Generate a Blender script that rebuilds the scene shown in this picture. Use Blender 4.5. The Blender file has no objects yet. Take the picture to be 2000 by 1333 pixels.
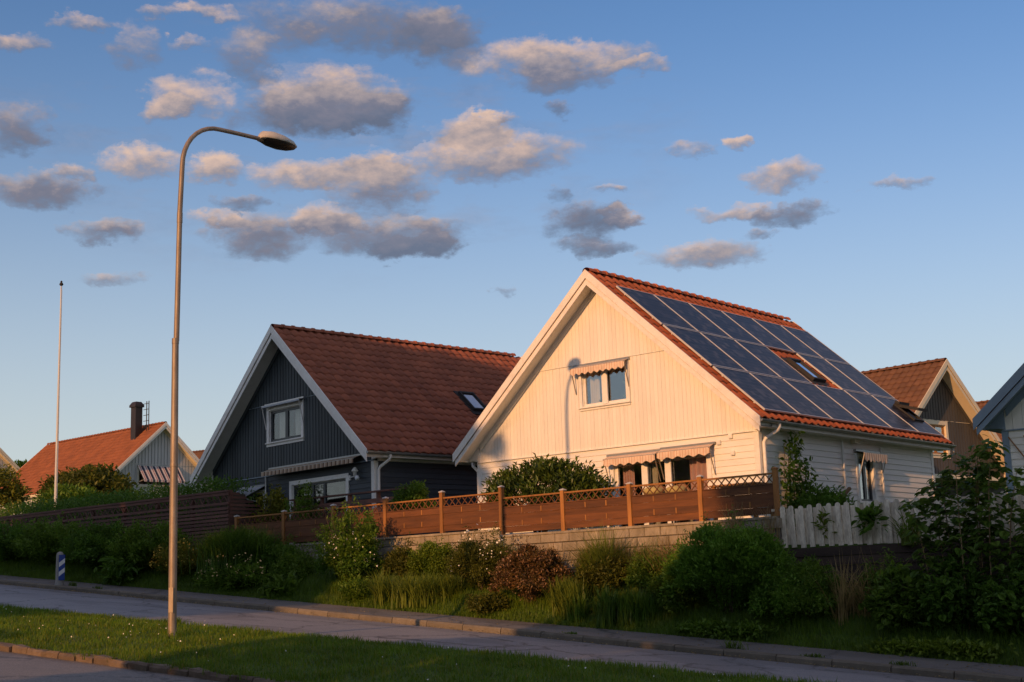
import bpy, math, random
import numpy as np
from mathutils import Matrix, Vector

R = math.radians
scene = bpy.context.scene
col = scene.collection
rng = np.random.default_rng(7)
random.seed(7)

# ------------------------------------------------------------------ camera
# World axes follow the street: +X downhill along it, +Y away from it towards
# the houses, Z up.
CAM = Vector((19.735, -26.346, 1.6))
YAW, PITCH, ROLL = -0.7103, 0.1816, -0.0344
fwd = Vector((math.sin(YAW) * math.cos(PITCH), math.cos(YAW) * math.cos(PITCH), math.sin(PITCH)))
rgt = Vector((math.cos(YAW), -math.sin(YAW), 0))
upv = rgt.cross(fwd)
r2 = rgt * math.cos(ROLL) + upv * math.sin(ROLL)
u2 = -rgt * math.sin(ROLL) + upv * math.cos(ROLL)
cam = bpy.data.cameras.new('camera')
cam.sensor_width = 36.0
cam.lens = 47.7
cam.clip_end = 5000
co = bpy.data.objects.new('camera', cam)
col.objects.link(co)
M = Matrix.Identity(4)
for i, v in enumerate((r2, u2, -fwd)):
    for k in range(3):
        M[k][i] = v[k]
M.translation = CAM
co.matrix_world = M
scene.camera = co

# ------------------------------------------------------------------ sun, sky
SUN_EL = R(14.8)
SUN_ROT = R(171.3)
sd = bpy.data.lights.new('sun', 'SUN')
sd.energy = 3.9
sd.angle = R(0.55)
sd.color = (1.0, 0.49, 0.19)
so = bpy.data.objects.new('sun', sd)
col.objects.link(so)
sdir = Vector((math.sin(SUN_ROT) * math.cos(SUN_EL), math.cos(SUN_ROT) * math.cos(SUN_EL), math.sin(SUN_EL)))
so.rotation_euler = sdir.to_track_quat('Z', 'Y').to_euler()

scene.view_settings.view_transform = 'Standard'
scene.view_settings.look = 'None'
scene.view_settings.gamma = 1.0
scene.view_settings.use_curve_mapping = False
scene.view_settings.exposure = 0.0

scene.cycles.max_bounces = 6
scene.cycles.diffuse_bounces = 3
scene.cycles.glossy_bounces = 3
scene.cycles.transmission_bounces = 3
scene.cycles.transparent_max_bounces = 8
scene.cycles.caustics_reflective = False
scene.cycles.caustics_refractive = False

world = bpy.data.worlds.new('World')
scene.world = world
world.use_nodes = True
wt = world.node_tree
WN, WL = wt.nodes, wt.links
bg = WN['Background']
SKY_STRENGTH = 0.137
bg.inputs[1].default_value = SKY_STRENGTH
sky = WN.new('ShaderNodeTexSky')
sky.sky_type = 'NISHITA'
sky.sun_disc = False
sky.sun_elevation = SUN_EL
sky.sun_rotation = SUN_ROT
sky.altitude = 50
sky.air_density = 1.0
sky.dust_density = 0.5
sky.ozone_density = 5.3

# each cloud: azimuth (from the street's far-left diagonal), elevation, half
# sizes in degrees, tone (lit top .. shaded belly), density
CLOUDS = [(-20.91, 18.81, 1.7, 0.95, -0.3, 0.9), (-19.84, 16.54, 2.22, 0.72, -0.1, 1), (-18.24, 17.29, 0.92, 0.32, 0.5, 0.7), (-20.52, 22.14, 1.53, 0.39, 0.3, 0.6), (-17.07, 14.95, 1.82, 0.49, -0.1, 0.9), (-15.6, 17.67, 1.69, 0.66, 0.7, 1), (-12.48, 17.71, 1.25, 0.62, 0.7, 1), (-13.69, 20.49, 1.84, 0.92, 0.6, 0.75), (-14.75, 19.93, 1.07, 0.45, 0.5, 0.6), (-7.76, 20.77, 3.71, 1.03, 0.25, 1), (-8.66, 19.93, 3.35, 0.75, -0.5, 0.9), (-5.53, 20.06, 1.69, 0.73, -0.5, 0.8), (-11.3, 22.32, 1.66, 1.11, -0.1, 0.55), (-6.37, 23.56, 5.25, 1.26, -0.35, 0.75), (-2.74, 23.04, 2.06, 1.23, -0.4, 0.6), (2.26, 22.11, 4.53, 0.74, 0.45, 0.95), (2.45, 21.23, 2.72, 0.58, -0.3, 0.8), (5.88, 21.62, 1.35, 0.33, 0.4, 0.6), (-0.62, 18.15, 3.71, 1.02, 0.35, 1), (-1.37, 19.37, 1.81, 0.71, 0.5, 0.95), (-0.11, 19.82, 0.95, 0.34, 0.5, 0.7), (-5.69, 16.96, 2.57, 1.1, 0.2, 1), (-5.57, 17.89, 1.34, 0.63, 0.5, 0.8), (-8.89, 17.45, 2.21, 0.59, 0.6, 0.85), (-10.86, 14.9, 2.28, 1.05, -0.2, 0.95), (-12.37, 15.67, 1.07, 0.46, 0.5, 0.8), (-5.18, 14.91, 3.89, 0.9, -0.35, 0.95), (-7.81, 15.52, 1.54, 0.64, 0.4, 0.8), (-3.86, 14.42, 2.0, 0.56, -0.5, 0.9), (-11.51, 16.42, 1.52, 0.38, -0.4, 0.7), (3.42, 15.3, 2.0, 0.73, -0.7, 0.9), (4.97, 15.28, 0.88, 0.38, 0.3, 0.6), (3.81, 14.21, 2.21, 0.43, -0.6, 0.8), (8.29, 13.64, 2.54, 0.6, 0.25, 0.95), (12.18, 16.51, 1.81, 0.62, 0.5, 0.95), (9.7, 15.2, 1.94, 0.42, 0.4, 0.8), (12.23, 15.0, 1.65, 0.5, -0.6, 0.8), (11.15, 14.22, 0.75, 0.29, -0.3, 0.5), (10.07, 18.15, 0.65, 0.29, 0.6, 0.8), (4.81, 16.51, 0.67, 0.21, 0.3, 0.5), (16.78, 15.87, 1.52, 0.27, 0.2, 0.45), (7.91, 18.07, 1.32, 0.27, 0.2, 0.4), (-16.93, 13.04, 1.54, 0.41, 0.1, 0.55), (-15.23, 23.72, 1.08, 0.32, 0.5, 0.5), (-12.85, 23.98, 1.54, 0.32, 0.6, 0.6), (-18.39, 23.18, 1.57, 0.35, 0.3, 0.5), (2.4, 20.04, 1.08, 0.29, -0.7, 0.6), (2.24, 16.42, 0.89, 0.38, -0.6, 0.5), (-13.71, 22.62, 1.09, 0.28, 0.4, 0.45), (-0.14, 12.56, 0.77, 0.26, -0.4, 0.35), (-16.06, 22.27, 1.17, 0.99, 0.0, 0.4)]


def wnode(t, **kw):
    n = WN.new(t)
    for k, v in kw.items():
        setattr(n, k, v)
    return n


def wm(op, a, b=None, c=None):
    n = WN.new('ShaderNodeMath')
    n.operation = op
    for i, v in enumerate((a, b, c)):
        if v is None:
            continue
        if isinstance(v, (int, float)):
            n.inputs[i].default_value = v
        else:
            WL.new(v, n.inputs[i])
    return n.outputs[0]


def build_sky():
    tc = wnode('ShaderNodeTexCoord').outputs['Generated']
    rot = wnode('ShaderNodeVectorRotate', rotation_type='Z_AXIS')
    WL.new(tc, rot.inputs['Vector'])
    rot.inputs['Angle'].default_value = YAW
    sep = wnode('ShaderNodeSeparateXYZ')
    WL.new(rot.outputs[0], sep.inputs[0])
    X, Y, Z = sep.outputs
    az = wm('MULTIPLY', wm('ARCTAN2', X, Y), 180 / math.pi)
    el = wm('MULTIPLY', wm('ARCSINE', Z), 180 / math.pi)
    pc = wnode('ShaderNodeCombineXYZ')
    WL.new(az, pc.inputs[0])
    WL.new(el, pc.inputs[1])
    P0 = pc.outputs[0]

    def noise(vec, scale, detail, rough, sx=1.0, sy=1.0, off=0.0):
        mp = wnode('ShaderNodeMapping')
        mp.inputs['Scale'].default_value = (sx, sy, 1)
        mp.inputs['Location'].default_value = (off, off * 0.7, off * 1.3)
        WL.new(vec, mp.inputs[0])
        n = wnode('ShaderNodeTexNoise')
        n.inputs['Scale'].default_value = scale
        n.inputs['Detail'].default_value = detail
        n.inputs['Roughness'].default_value = rough
        WL.new(mp.outputs[0], n.inputs['Vector'])
        return n

    # ragged edges: bend the coordinates with noise before measuring distances
    wn = noise(P0, 0.75, 6, 0.62, 0.75, 1.2, 3.1)
    sub = wnode('ShaderNodeVectorMath', operation='SUBTRACT')
    WL.new(wn.outputs['Color'], sub.inputs[0])
    sub.inputs[1].default_value = (0.5, 0.5, 0.5)
    mul = wnode('ShaderNodeVectorMath', operation='MULTIPLY_ADD')
    WL.new(sub.outputs[0], mul.inputs[0])
    mul.inputs[1].default_value = (3.6, 1.8, 0)
    WL.new(P0, mul.inputs[2])
    P = mul.outputs[0]
    dens = None
    shade = None
    for (a, e, ra, re_, tone, d) in CLOUDS:
        d = 0.3 + 0.75 * d
        ra, re_ = ra * 1.13, re_ * 1.22
        q = wnode('ShaderNodeVectorMath', operation='MULTIPLY_ADD')
        WL.new(P, q.inputs[0])
        q.inputs[1].default_value = (1 / ra, 1 / re_, 0)
        q.inputs[2].default_value = (-a / ra, -e / re_, 0)
        dt = wnode('ShaderNodeVectorMath', operation='DOT_PRODUCT')
        WL.new(q.outputs[0], dt.inputs[0])
        WL.new(q.outputs[0], dt.inputs[1])
        w = wm('MAXIMUM', wm('MULTIPLY_ADD', dt.outputs['Value'], -d, d), 0.0)
        sy = wnode('ShaderNodeVectorMath', operation='DOT_PRODUCT')
        WL.new(q.outputs[0], sy.inputs[0])
        sy.inputs[1].default_value = (-0.18, 1.0, 0)
        t = wm('ADD', sy.outputs['Value'], tone)
        dens = w if dens is None else wm('ADD', dens, w)
        shade = wm('MULTIPLY', w, t) if shade is None else wm('MULTIPLY_ADD', w, t, shade)
    tone = wm('DIVIDE', shade, wm('ADD', dens, 0.02))
    fb = noise(P0, 1.15, 8, 0.62, 0.7, 1.3, 1.7)
    fb2 = noise(P0, 3.0, 4, 0.5, 0.8, 1.2, 5.2)
    dd = wm('ADD', dens, wm('MULTIPLY', wm('SUBTRACT', fb.outputs['Fac'], 0.5), 1.25))
    dd = wm('ADD', dd, wm('MULTIPLY', wm('SUBTRACT', fb2.outputs['Fac'], 0.5), 0.35))
    dd = wm('MULTIPLY', dd, wm('MINIMUM', wm('MULTIPLY', dens, 4.0), 1.0))
    mr = wnode('ShaderNodeMapRange', interpolation_type='SMOOTHSTEP')
    WL.new(dd, mr.inputs[0])
    mr.inputs[1].default_value = 0.0
    mr.inputs[2].default_value = 1.12
    # thin wisps drifting between the clouds, left and centre
    wp = noise(P0, 0.42, 7, 0.62, 0.45, 1.5, 12.3)
    wmask = wm('MAXIMUM', wm('SUBTRACT', 1.0, wm('ADD', wm('POWER', wm('DIVIDE', wm('ADD', az, 7.0), 17.0), 2.0), wm('POWER', wm('DIVIDE', wm('SUBTRACT', el, 19.0), 6.5), 2.0))), 0.0)
    wisp = wm('MULTIPLY', wm('MULTIPLY', wm('MAXIMUM', wm('SUBTRACT', wp.outputs['Fac'], 0.48), 0.0), 2.0), wmask)
    alpha = wm('MINIMUM', wm('ADD', wm('MULTIPLY', mr.outputs[0], 0.9), wisp), 0.93)
    tn = wm('ADD', tone, wm('MULTIPLY', wm('SUBTRACT', fb.outputs['Fac'], 0.5), 1.5))
    tn = wm('ADD', tn, wm('MULTIPLY', wm('SUBTRACT', fb2.outputs['Fac'], 0.5), 0.5))
    ramp = wnode('ShaderNodeValToRGB')
    WL.new(wm('MULTIPLY_ADD', tn, 0.40, 0.45), ramp.inputs[0])
    cr = ramp.color_ramp
    cr.elements[0].position = 0.1
    cr.elements[0].color = (0.95, 1.12, 1.62, 1)
    cr.elements[1].position = 0.95
    cr.elements[1].color = (5.6, 3.95, 3.05, 1)
    for p_, c_ in ((0.38, (1.5, 1.46, 1.85, 1)), (0.6, (3.0, 2.45, 2.4, 1)), (0.78, (4.6, 3.35, 2.8, 1))):
        e_ = cr.elements.new(p_)
        e_.color = c_
    # air thickens to a pale veil towards the horizon, all round
    veil = wm('MULTIPLY', wm('EXPONENT', wm('MULTIPLY', wm('POWER', wm('DIVIDE', wm('MAXIMUM', el, 0.0), 13.8), 2.0), -1.0)), 0.94)
    vm = wnode('ShaderNodeMix', data_type='RGBA')
    WL.new(veil, vm.inputs[0])
    WL.new(sky.outputs[0], vm.inputs[6])
    vm.inputs[7].default_value = (4.6, 4.85, 4.6, 1)
    clear = vm.outputs[2]
    mix = wnode('ShaderNodeMix', data_type='RGBA')
    WL.new(alpha, mix.inputs[0])
    WL.new(clear, mix.inputs[6])
    WL.new(ramp.outputs[0], mix.inputs[7])
    WL.new(mix.outputs[2], bg.inputs[0])
    # noise clouds out of view, made fuller and brighter to add warm fill
    far = noise(P0, 0.16, 5, 0.6, 0.6, 1.6, 9.0)
    high = wm('MINIMUM', wm('MAXIMUM', wm('MULTIPLY', wm('SUBTRACT', el, 9.0), 0.2), 0.0), 1.0)
    gen = wm('MINIMUM', wm('MULTIPLY', high, wm('MAXIMUM', wm('MULTIPLY', wm('SUBTRACT', far.outputs['Fac'], 0.44), 5.0), 0.0)), 0.8)
    mix2 = wnode('ShaderNodeMix', data_type='RGBA')
    WL.new(gen, mix2.inputs[0])
    WL.new(clear, mix2.inputs[6])
    mix2.inputs[7].default_value = (4.3, 3.4, 3.0, 1)
    bg2 = wnode('ShaderNodeBackground')
    bg2.inputs[1].default_value = SKY_STRENGTH
    WL.new(mix2.outputs[2], bg2.inputs[0])
    # the cloud field fills one quarter of the sky; fade between the two
    ia = wm('MINIMUM', wm('MAXIMUM', wm('MULTIPLY', wm('SUBTRACT', 30.0, wm('ABSOLUTE', az)), 0.25), 0.0), 1.0)
    ie = wm('MINIMUM', wm('MAXIMUM', wm('MULTIPLY', wm('SUBTRACT', 15.0, wm('ABSOLUTE', wm('SUBTRACT', el, 19.0))), 0.3), 0.0), 1.0)
    ms = wnode('ShaderNodeMixShader')
    WL.new(wm('MULTIPLY', ia, ie), ms.inputs[0])
    WL.new(bg2.outputs[0], ms.inputs[1])
    WL.new(bg.outputs[0], ms.inputs[2])
    WL.new(ms.outputs[0], WN['World Output'].inputs[0])


build_sky()

# ------------------------------------------------------------------ materials
MATS = {}


def new_mat(name):
    m = bpy.data.materials.new(name)
    m.use_nodes = True
    MATS[name] = m
    nt = m.node_tree
    return m, nt, nt.nodes, nt.links, nt.nodes['Principled BSDF']


def noise_node(N, L, scale, detail=4, rough=0.6, coord='Object', stretch=(1, 1, 1)):
    tc = N.new('ShaderNodeNewGeometry')
    mp = N.new('ShaderNodeMapping')
    mp.inputs['Scale'].default_value = stretch
    L.new(tc.outputs['Position'], mp.inputs[0])
    n = N.new('ShaderNodeTexNoise')
    n.inputs['Scale'].default_value = scale
    n.inputs['Detail'].default_value = detail
    n.inputs['Roughness'].default_value = rough
    L.new(mp.outputs[0], n.inputs['Vector'])
    return n


def ramp_node(N, L, fac, stops):
    r = N.new('ShaderNodeValToRGB')
    cr = r.color_ramp
    cr.elements[0].position, cr.elements[0].color = stops[0][0], (*stops[0][1], 1)
    cr.elements[1].position, cr.elements[1].color = stops[-1][0], (*stops[-1][1], 1)
    for p, c in stops[1:-1]:
        e = cr.elements.new(p)
        e.color = (*c, 1)
    L.new(fac, r.inputs[0])
    return r


def mixc(N, L, fac, a, b, mode='MIX'):
    m = N.new('ShaderNodeMix')
    m.data_type = 'RGBA'
    m.blend_type = mode
    for i, v in ((0, fac), (6, a), (7, b)):
        if isinstance(v, (int, float)):
            m.inputs[i].default_value = v
        elif isinstance(v, tuple):
            m.inputs[i].default_value = (*v, 1)
        else:
            L.new(v, m.inputs[i])
    return m.outputs[2]


def paint(name, c, var=0.12, rough=0.6, scale=3.0, dirt=0.0, dirtc=(0.2, 0.17, 0.12), stretch=(1, 1, 1), bump=0.0, rnd=0.0, metallic=0.0):
    """painted or plain surface: base colour with soft blotches, grain and wear"""
    m, nt, N, L, p = new_mat(name)
    n = noise_node(N, L, scale, 6, 0.65, 'Object', stretch)
    lo = tuple(x * (1 - var) for x in c)
    hi = tuple(min(1, x * (1 + var)) for x in c)
    r = ramp_node(N, L, n.outputs['Fac'], [(0.3, lo), (0.7, hi)])
    out = r.outputs[0]
    if rnd:
        oi = N.new('ShaderNodeObjectInfo')
        hs = N.new('ShaderNodeHueSaturation')
        mr = N.new('ShaderNodeMapRange')
        mr.inputs[3].default_value = 1 - rnd
        mr.inputs[4].default_value = 1 + rnd
        L.new(oi.outputs['Random'], mr.inputs[0])
        L.new(mr.outputs[0], hs.inputs['Value'])
        L.new(out, hs.inputs['Color'])
        out = hs.outputs[0]
    if dirt:
        d = noise_node(N, L, scale * 2.7, 8, 0.75, 'Object', stretch)
        dr = ramp_node(N, L, d.outputs['Fac'], [(0.55 - dirt * 0.2, (0, 0, 0)), (0.75, (1, 1, 1))])
        mm = N.new('ShaderNodeMath')
        mm.operation = 'MULTIPLY'
        mm.inputs[1].default_value = dirt
        L.new(dr.outputs[0], mm.inputs[0])
        out = mixc(N, L, mm.outputs[0], out, dirtc)
    L.new(out, p.inputs['Base Color'])
    p.inputs['Roughness'].default_value = rough
    p.inputs['Metallic'].default_value = metallic
    if bump:
        b = N.new('ShaderNodeBump')
        b.inputs['Strength'].default_value = bump
        b.inputs['Distance'].default_value = 0.01
        n2 = noise_node(N, L, scale * 12, 5, 0.7, 'Object', stretch)
        L.new(n2.outputs['Fac'], b.inputs['Height'])
        L.new(b.outputs[0], p.inputs['Normal'])
    return m


def tile_mat(name, c, c2, island=False, moss=0.2, mossc=(0.1, 0.07, 0.035)):
    m, nt, N, L, p = new_mat(name)
    n = noise_node(N, L, 1.1, 6, 0.7)
    r = ramp_node(N, L, n.outputs['Fac'], [(0.3, c), (0.7, c2)])
    hs = N.new('ShaderNodeHueSaturation')
    mr = N.new('ShaderNodeMapRange')
    mr.inputs[3].default_value = 0.84
    mr.inputs[4].default_value = 1.14
    if island:
        g = N.new('ShaderNodeNewGeometry')
        L.new(g.outputs['Random Per Island'], mr.inputs[0])
    else:
        oi = N.new('ShaderNodeObjectInfo')
        L.new(oi.outputs['Random'], mr.inputs[0])
    L.new(mr.outputs[0], hs.inputs['Value'])
    L.new(r.outputs[0], hs.inputs['Color'])
    d = noise_node(N, L, 9, 7, 0.75, 'Object')
    dr = ramp_node(N, L, d.outputs['Fac'], [(0.52, (0, 0, 0)), (0.78, (moss, moss, moss))])
    L.new(mixc(N, L, dr.outputs[0], hs.outputs[0], mossc), p.inputs['Base Color'])
    p.inputs['Roughness'].default_value = 0.75
    b = N.new('ShaderNodeBump')
    b.inputs['Strength'].default_value = 0.4
    b.inputs['Distance'].default_value = 0.004
    n2 = noise_node(N, L, 60, 3, 0.7)
    L.new(n2.outputs['Fac'], b.inputs['Height'])
    L.new(b.outputs[0], p.inputs['Normal'])
    return m


def leaf_mat(name, c, c2, trans=0.3, rough=0.5, third=None):
    m, nt, N, L, p = new_mat(name)
    g = N.new('ShaderNodeNewGeometry')
    st = [(0.0, c), (1.0, c2)] if third is None else [(0.0, c), (0.8, c2), (0.9, third), (1.0, third)]
    r = ramp_node(N, L, g.outputs['Random Per Island'], st)
    n = noise_node(N, L, 1.6, 3, 0.6)
    hs = N.new('ShaderNodeHueSaturation')
    mr = N.new('ShaderNodeMapRange')
    mr.inputs[1].default_value = 0.3
    mr.inputs[2].default_value = 0.7
    mr.inputs[3].default_value = 0.75
    mr.inputs[4].default_value = 1.3
    L.new(n.outputs['Fac'], mr.inputs[0])
    L.new(mr.outputs[0], hs.inputs['Value'])
    L.new(r.outputs[0], hs.inputs['Color'])
    L.new(hs.outputs[0], p.inputs['Base Color'])
    p.inputs['Roughness'].default_value = rough
    p.inputs['Specular IOR Level'].default_value = 0.35
    t = N.new('ShaderNodeBsdfTranslucent')
    L.new(hs.outputs[0], t.inputs['Color'])
    ms = N.new('ShaderNodeMixShader')
    ms.inputs[0].default_value = trans
    L.new(p.outputs[0], ms.inputs[1])
    L.new(t.outputs[0], ms.inputs[2])
    L.new(ms.outputs[0], N['Material Output'].inputs[0])
    return m


def glass_mat(name, tint=(0.93, 0.95, 0.95), boost=0.12, ior=1.5, gain=1.6):
    m, nt, N, L, p = new_mat(name)
    N.remove(p)
    tr = N.new('ShaderNodeBsdfTransparent')
    tr.inputs['Color'].default_value = (*tint, 1)
    gl = N.new('ShaderNodeBsdfGlossy')
    gl.inputs['Roughness'].default_value = 0.03
    gl.inputs['Color'].default_value = (0.95, 0.97, 1, 1)
    lw = N.new('ShaderNodeLayerWeight')
    lw.inputs['Blend'].default_value = 0.5
    pw = N.new('ShaderNodeMath')
    pw.operation = 'POWER'
    pw.inputs[1].default_value = 3.0
    L.new(lw.outputs['Facing'], pw.inputs[0])
    ad = N.new('ShaderNodeMath')
    ad.operation = 'MULTIPLY_ADD'
    ad.inputs[1].default_value = gain
    ad.inputs[2].default_value = 0.04 + boost
    ad.use_clamp = True
    L.new(pw.outputs[0], ad.inputs[0])
    ms = N.new('ShaderNodeMixShader')
    L.new(ad.outputs[0], ms.inputs[0])
    L.new(tr.outputs[0], ms.inputs[1])
    L.new(gl.outputs[0], ms.inputs[2])
    L.new(ms.outputs[0], N['Material Output'].inputs[0])
    return m


def stripe_mat(name, stops, period, axis=0, rough=0.85):
    """awning cloth: hard-edged stripes along one axis of the mesh"""
    m, nt, N, L, p = new_mat(name)
    tc = N.new('ShaderNodeTexCoord')
    sp = N.new('ShaderNodeSeparateXYZ')
    L.new(tc.outputs['Object'], sp.inputs[0])
    a = N.new('ShaderNodeMath')
    a.operation = 'MULTIPLY_ADD'
    a.inputs[1].default_value = 1 / period
    a.inputs[2].default_value = 50.0
    L.new(sp.outputs[axis], a.inputs[0])
    f = N.new('ShaderNodeMath')
    f.operation = 'FRACT'
    L.new(a.outputs[0], f.inputs[0])
    r = N.new('ShaderNodeValToRGB')
    cr = r.color_ramp
    cr.interpolation = 'CONSTANT'
    cr.elements[0].position, cr.elements[0].color = 0.0, (*stops[0][1], 1)
    cr.elements[1].position, cr.elements[1].color = stops[1][0], (*stops[1][1], 1)
    for q, c in stops[2:]:
        cr.elements.new(q).color = (*c, 1)
    L.new(f.outputs[0], r.inputs[0])
    n = noise_node(N, L, 6, 4)
    rr = ramp_node(N, L, n.outputs['Fac'], [(0.3, (0.8, 0.8, 0.8)), (0.7, (1, 1, 1))])
    L.new(mixc(N, L, 1.0, r.outputs[0], rr.outputs[0], 'MULTIPLY'), p.inputs['Base Color'])
    p.inputs['Roughness'].default_value = rough
    return m


def solar_mat():
    m, nt, N, L, p = new_mat('solar_cells')
    tc = N.new('ShaderNodeTexCoord')
    sp = N.new('ShaderNodeSeparateXYZ')
    L.new(tc.outputs['Object'], sp.inputs[0])

    def line(sock, period, width):
        a = N.new('ShaderNodeMath')
        a.operation = 'DIVIDE'
        a.inputs[1].default_value = period
        L.new(sock, a.inputs[0])
        f = N.new('ShaderNodeMath')
        f.operation = 'FRACT'
        L.new(a.outputs[0], f.inputs[0])
        c = N.new('ShaderNodeMath')
        c.operation = 'LESS_THAN'
        c.inputs[1].default_value = width
        L.new(f.outputs[0], c.inputs[0])
        return c.outputs[0]
    l1 = line(sp.outputs[0], 0.1555, 0.08)
    l2 = line(sp.outputs[1], 0.1555, 0.08)
    l3 = line(sp.outputs[0], 0.052, 0.04)
    mx = N.new('ShaderNodeMath')
    mx.operation = 'MAXIMUM'
    L.new(l1, mx.inputs[0])
    L.new(l2, mx.inputs[1])
    sn = N.new('ShaderNodeVectorMath')
    sn.operation = 'SNAP'
    sn.inputs[1].default_value = (0.1555, 0.1555, 10.0)
    L.new(tc.outputs['Object'], sn.inputs[0])
    oi = N.new('ShaderNodeObjectInfo')
    sa = N.new('ShaderNodeVectorMath')
    sa.operation = 'ADD'
    L.new(sn.outputs[0], sa.inputs[0])
    L.new(oi.outputs['Location'], sa.inputs[1])
    vo = N.new('ShaderNodeTexWhiteNoise')
    L.new(sa.outputs[0], vo.inputs['Vector'])
    r = ramp_node(N, L, vo.outputs['Value'], [(0.0, (0.004, 0.005, 0.010)), (0.75, (0.018, 0.018, 0.025)), (1.0, (0.075, 0.07, 0.075))])  # brighter random cells imitate glints off the bus bars
    c = mixc(N, L, l3, r.outputs[0], (0.03, 0.03, 0.036))
    c = mixc(N, L, mx.outputs[0], c, (0.075, 0.072, 0.078))
    L.new(c, p.inputs['Base Color'])
    p.inputs['Roughness'].default_value = 0.3
    p.inputs['Specular IOR Level'].default_value = 0.07
    return m


def asphalt(name, c, c2, speck=0.35):
    m, nt, N, L, p = new_mat(name)
    n = noise_node(N, L, 0.35, 6, 0.65, 'Object', (0.35, 1.6, 1))
    r = ramp_node(N, L, n.outputs['Fac'], [(0.3, c), (0.72, c2)])
    n2 = noise_node(N, L, 38, 3, 0.9)
    r2_ = ramp_node(N, L, n2.outputs['Fac'], [(0.3, (1 - speck * 1.3,) * 3), (0.7, (1 + speck,) * 3)])
    out = mixc(N, L, 1.0, r.outputs[0], r2_.outputs[0], 'MULTIPLY')
    # cracks
    v = N.new('ShaderNodeTexVoronoi')
    v.feature = 'DISTANCE_TO_EDGE'
    v.inputs['Scale'].default_value = 0.42
    tc = N.new('ShaderNodeTexCoord')
    wv = noise_node(N, L, 1.3, 4, 0.7)
    ad = N.new('ShaderNodeVectorMath')
    ad.operation = 'MULTIPLY_ADD'
    ad.inputs[1].default_value = (1.2, 1.2, 0)
    L.new(wv.outputs['Color'], ad.inputs[0])
    L.new(tc.outputs['Object'], ad.inputs[2])
    L.new(ad.outputs[0], v.inputs['Vector'])
    cr = ramp_node(N, L, v.outputs['Distance'], [(0.0, (1, 1, 1)), (0.022, (0, 0, 0))])
    mm = N.new('ShaderNodeMath')
    mm.operation = 'MULTIPLY'
    mm.inputs[1].default_value = 0.8
    L.new(cr.outputs[0], mm.inputs[0])
    out = mixc(N, L, mm.outputs[0], out, (0.02, 0.02, 0.02))
    # broad repairs and stains, and the long joint between two laid lanes
    n3 = noise_node(N, L, 0.55, 3, 0.5, 'Object', (0.5, 1.3, 1))
    r3 = ramp_node(N, L, n3.outputs['Fac'], [(0.56, (0, 0, 0)), (0.59, (0.35, 0.35, 0.35))])
    out = mixc(N, L, r3.outputs[0], out, tuple(v * 0.45 for v in c))
    gp = N.new('ShaderNodeNewGeometry')
    sy = N.new('ShaderNodeSeparateXYZ')
    L.new(gp.outputs['Position'], sy.inputs[0])
    n4 = noise_node(N, L, 1.5, 3, 0.6)
    jm = N.new('ShaderNodeMath')
    jm.operation = 'MULTIPLY_ADD'
    jm.inputs[1].default_value = 0.16
    L.new(n4.outputs['Fac'], jm.inputs[0])
    L.new(sy.outputs[1], jm.inputs[2])
    jr = N.new('ShaderNodeMapRange')
    jr.inputs[1].default_value = -7.05
    jr.inputs[2].default_value = -6.98
    jr.inputs[4].default_value = 0.3
    L.new(jm.outputs[0], jr.inputs[0])
    out = mixc(N, L, jr.outputs[0], out, tuple(v * 0.55 for v in c))
    L.new(out, p.inputs['Base Color'])
    p.inputs['Roughness'].default_value = 0.62
    b = N.new('ShaderNodeBump')
    b.inputs['Strength'].default_value = 0.35
    b.inputs['Distance'].default_value = 0.01
    L.new(n2.outputs['Fac'], b.inputs['Height'])
    L.new(b.outputs[0], p.inputs['Normal'])
    return m


def ground_mat():
    m, nt, N, L, p = new_mat('turf')
    n = noise_node(N, L, 0.9, 8, 0.7)
    r = ramp_node(N, L, n.outputs['Fac'], [(0.28, (0.07, 0.06, 0.018)), (0.42, (0.06, 0.12, 0.01)), (0.7, (0.1, 0.175, 0.013))])
    n2 = noise_node(N, L, 30, 5, 0.8)
    r2_ = ramp_node(N, L, n2.outputs['Fac'], [(0.3, (0.5,) * 3), (0.7, (1.25,) * 3)])
    L.new(mixc(N, L, 1.0, r.outputs[0], r2_.outputs[0], 'MULTIPLY'), p.inputs['Base Color'])
    p.inputs['Roughness'].default_value = 0.95
    b = N.new('ShaderNodeBump')
    b.inputs['Strength'].default_value = 0.8
    b.inputs['Distance'].default_value = 0.03
    L.new(n2.outputs['Fac'], b.inputs['Height'])
    L.new(b.outputs[0], p.inputs['Normal'])
    return m


ground_mat()
solar_mat()
paint('white_boards', (0.81, 0.77, 0.69), 0.05, 0.55, 1.6, 0.2, (0.45, 0.40, 0.32), (1, 1, 0.35), 0.25, 0.03)
paint('white_siding', (0.81, 0.78, 0.72), 0.05, 0.55, 1.6, 0.2, (0.45, 0.42, 0.36), (0.4, 0.4, 1.6), 0.25, 0.04)
paint('white_trim', (0.80, 0.78, 0.73), 0.06, 0.5, 2.5, 0.35, (0.42, 0.36, 0.28), (1, 1, 1), 0.15)
paint('worn_trim', (0.80, 0.75, 0.68), 0.06, 0.55, 3.5, 0.4, (0.45, 0.36, 0.27), (0.5, 1, 0.5), 0.3)
paint('soffit_white', (0.76, 0.73, 0.66), 0.06, 0.6, 2.0, 0.3, (0.4, 0.36, 0.3))
paint('charcoal_boards', (0.040, 0.052, 0.058), 0.22, 0.6, 2.0, 0.18, (0.09, 0.09, 0.09), (1, 1, 0.3), 0.3, 0.18)
paint('charcoal_siding', (0.036, 0.046, 0.056), 0.2, 0.6, 2.0, 0.15, (0.08, 0.08, 0.09), (0.4, 0.4, 1.6), 0.3, 0.14)
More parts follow.
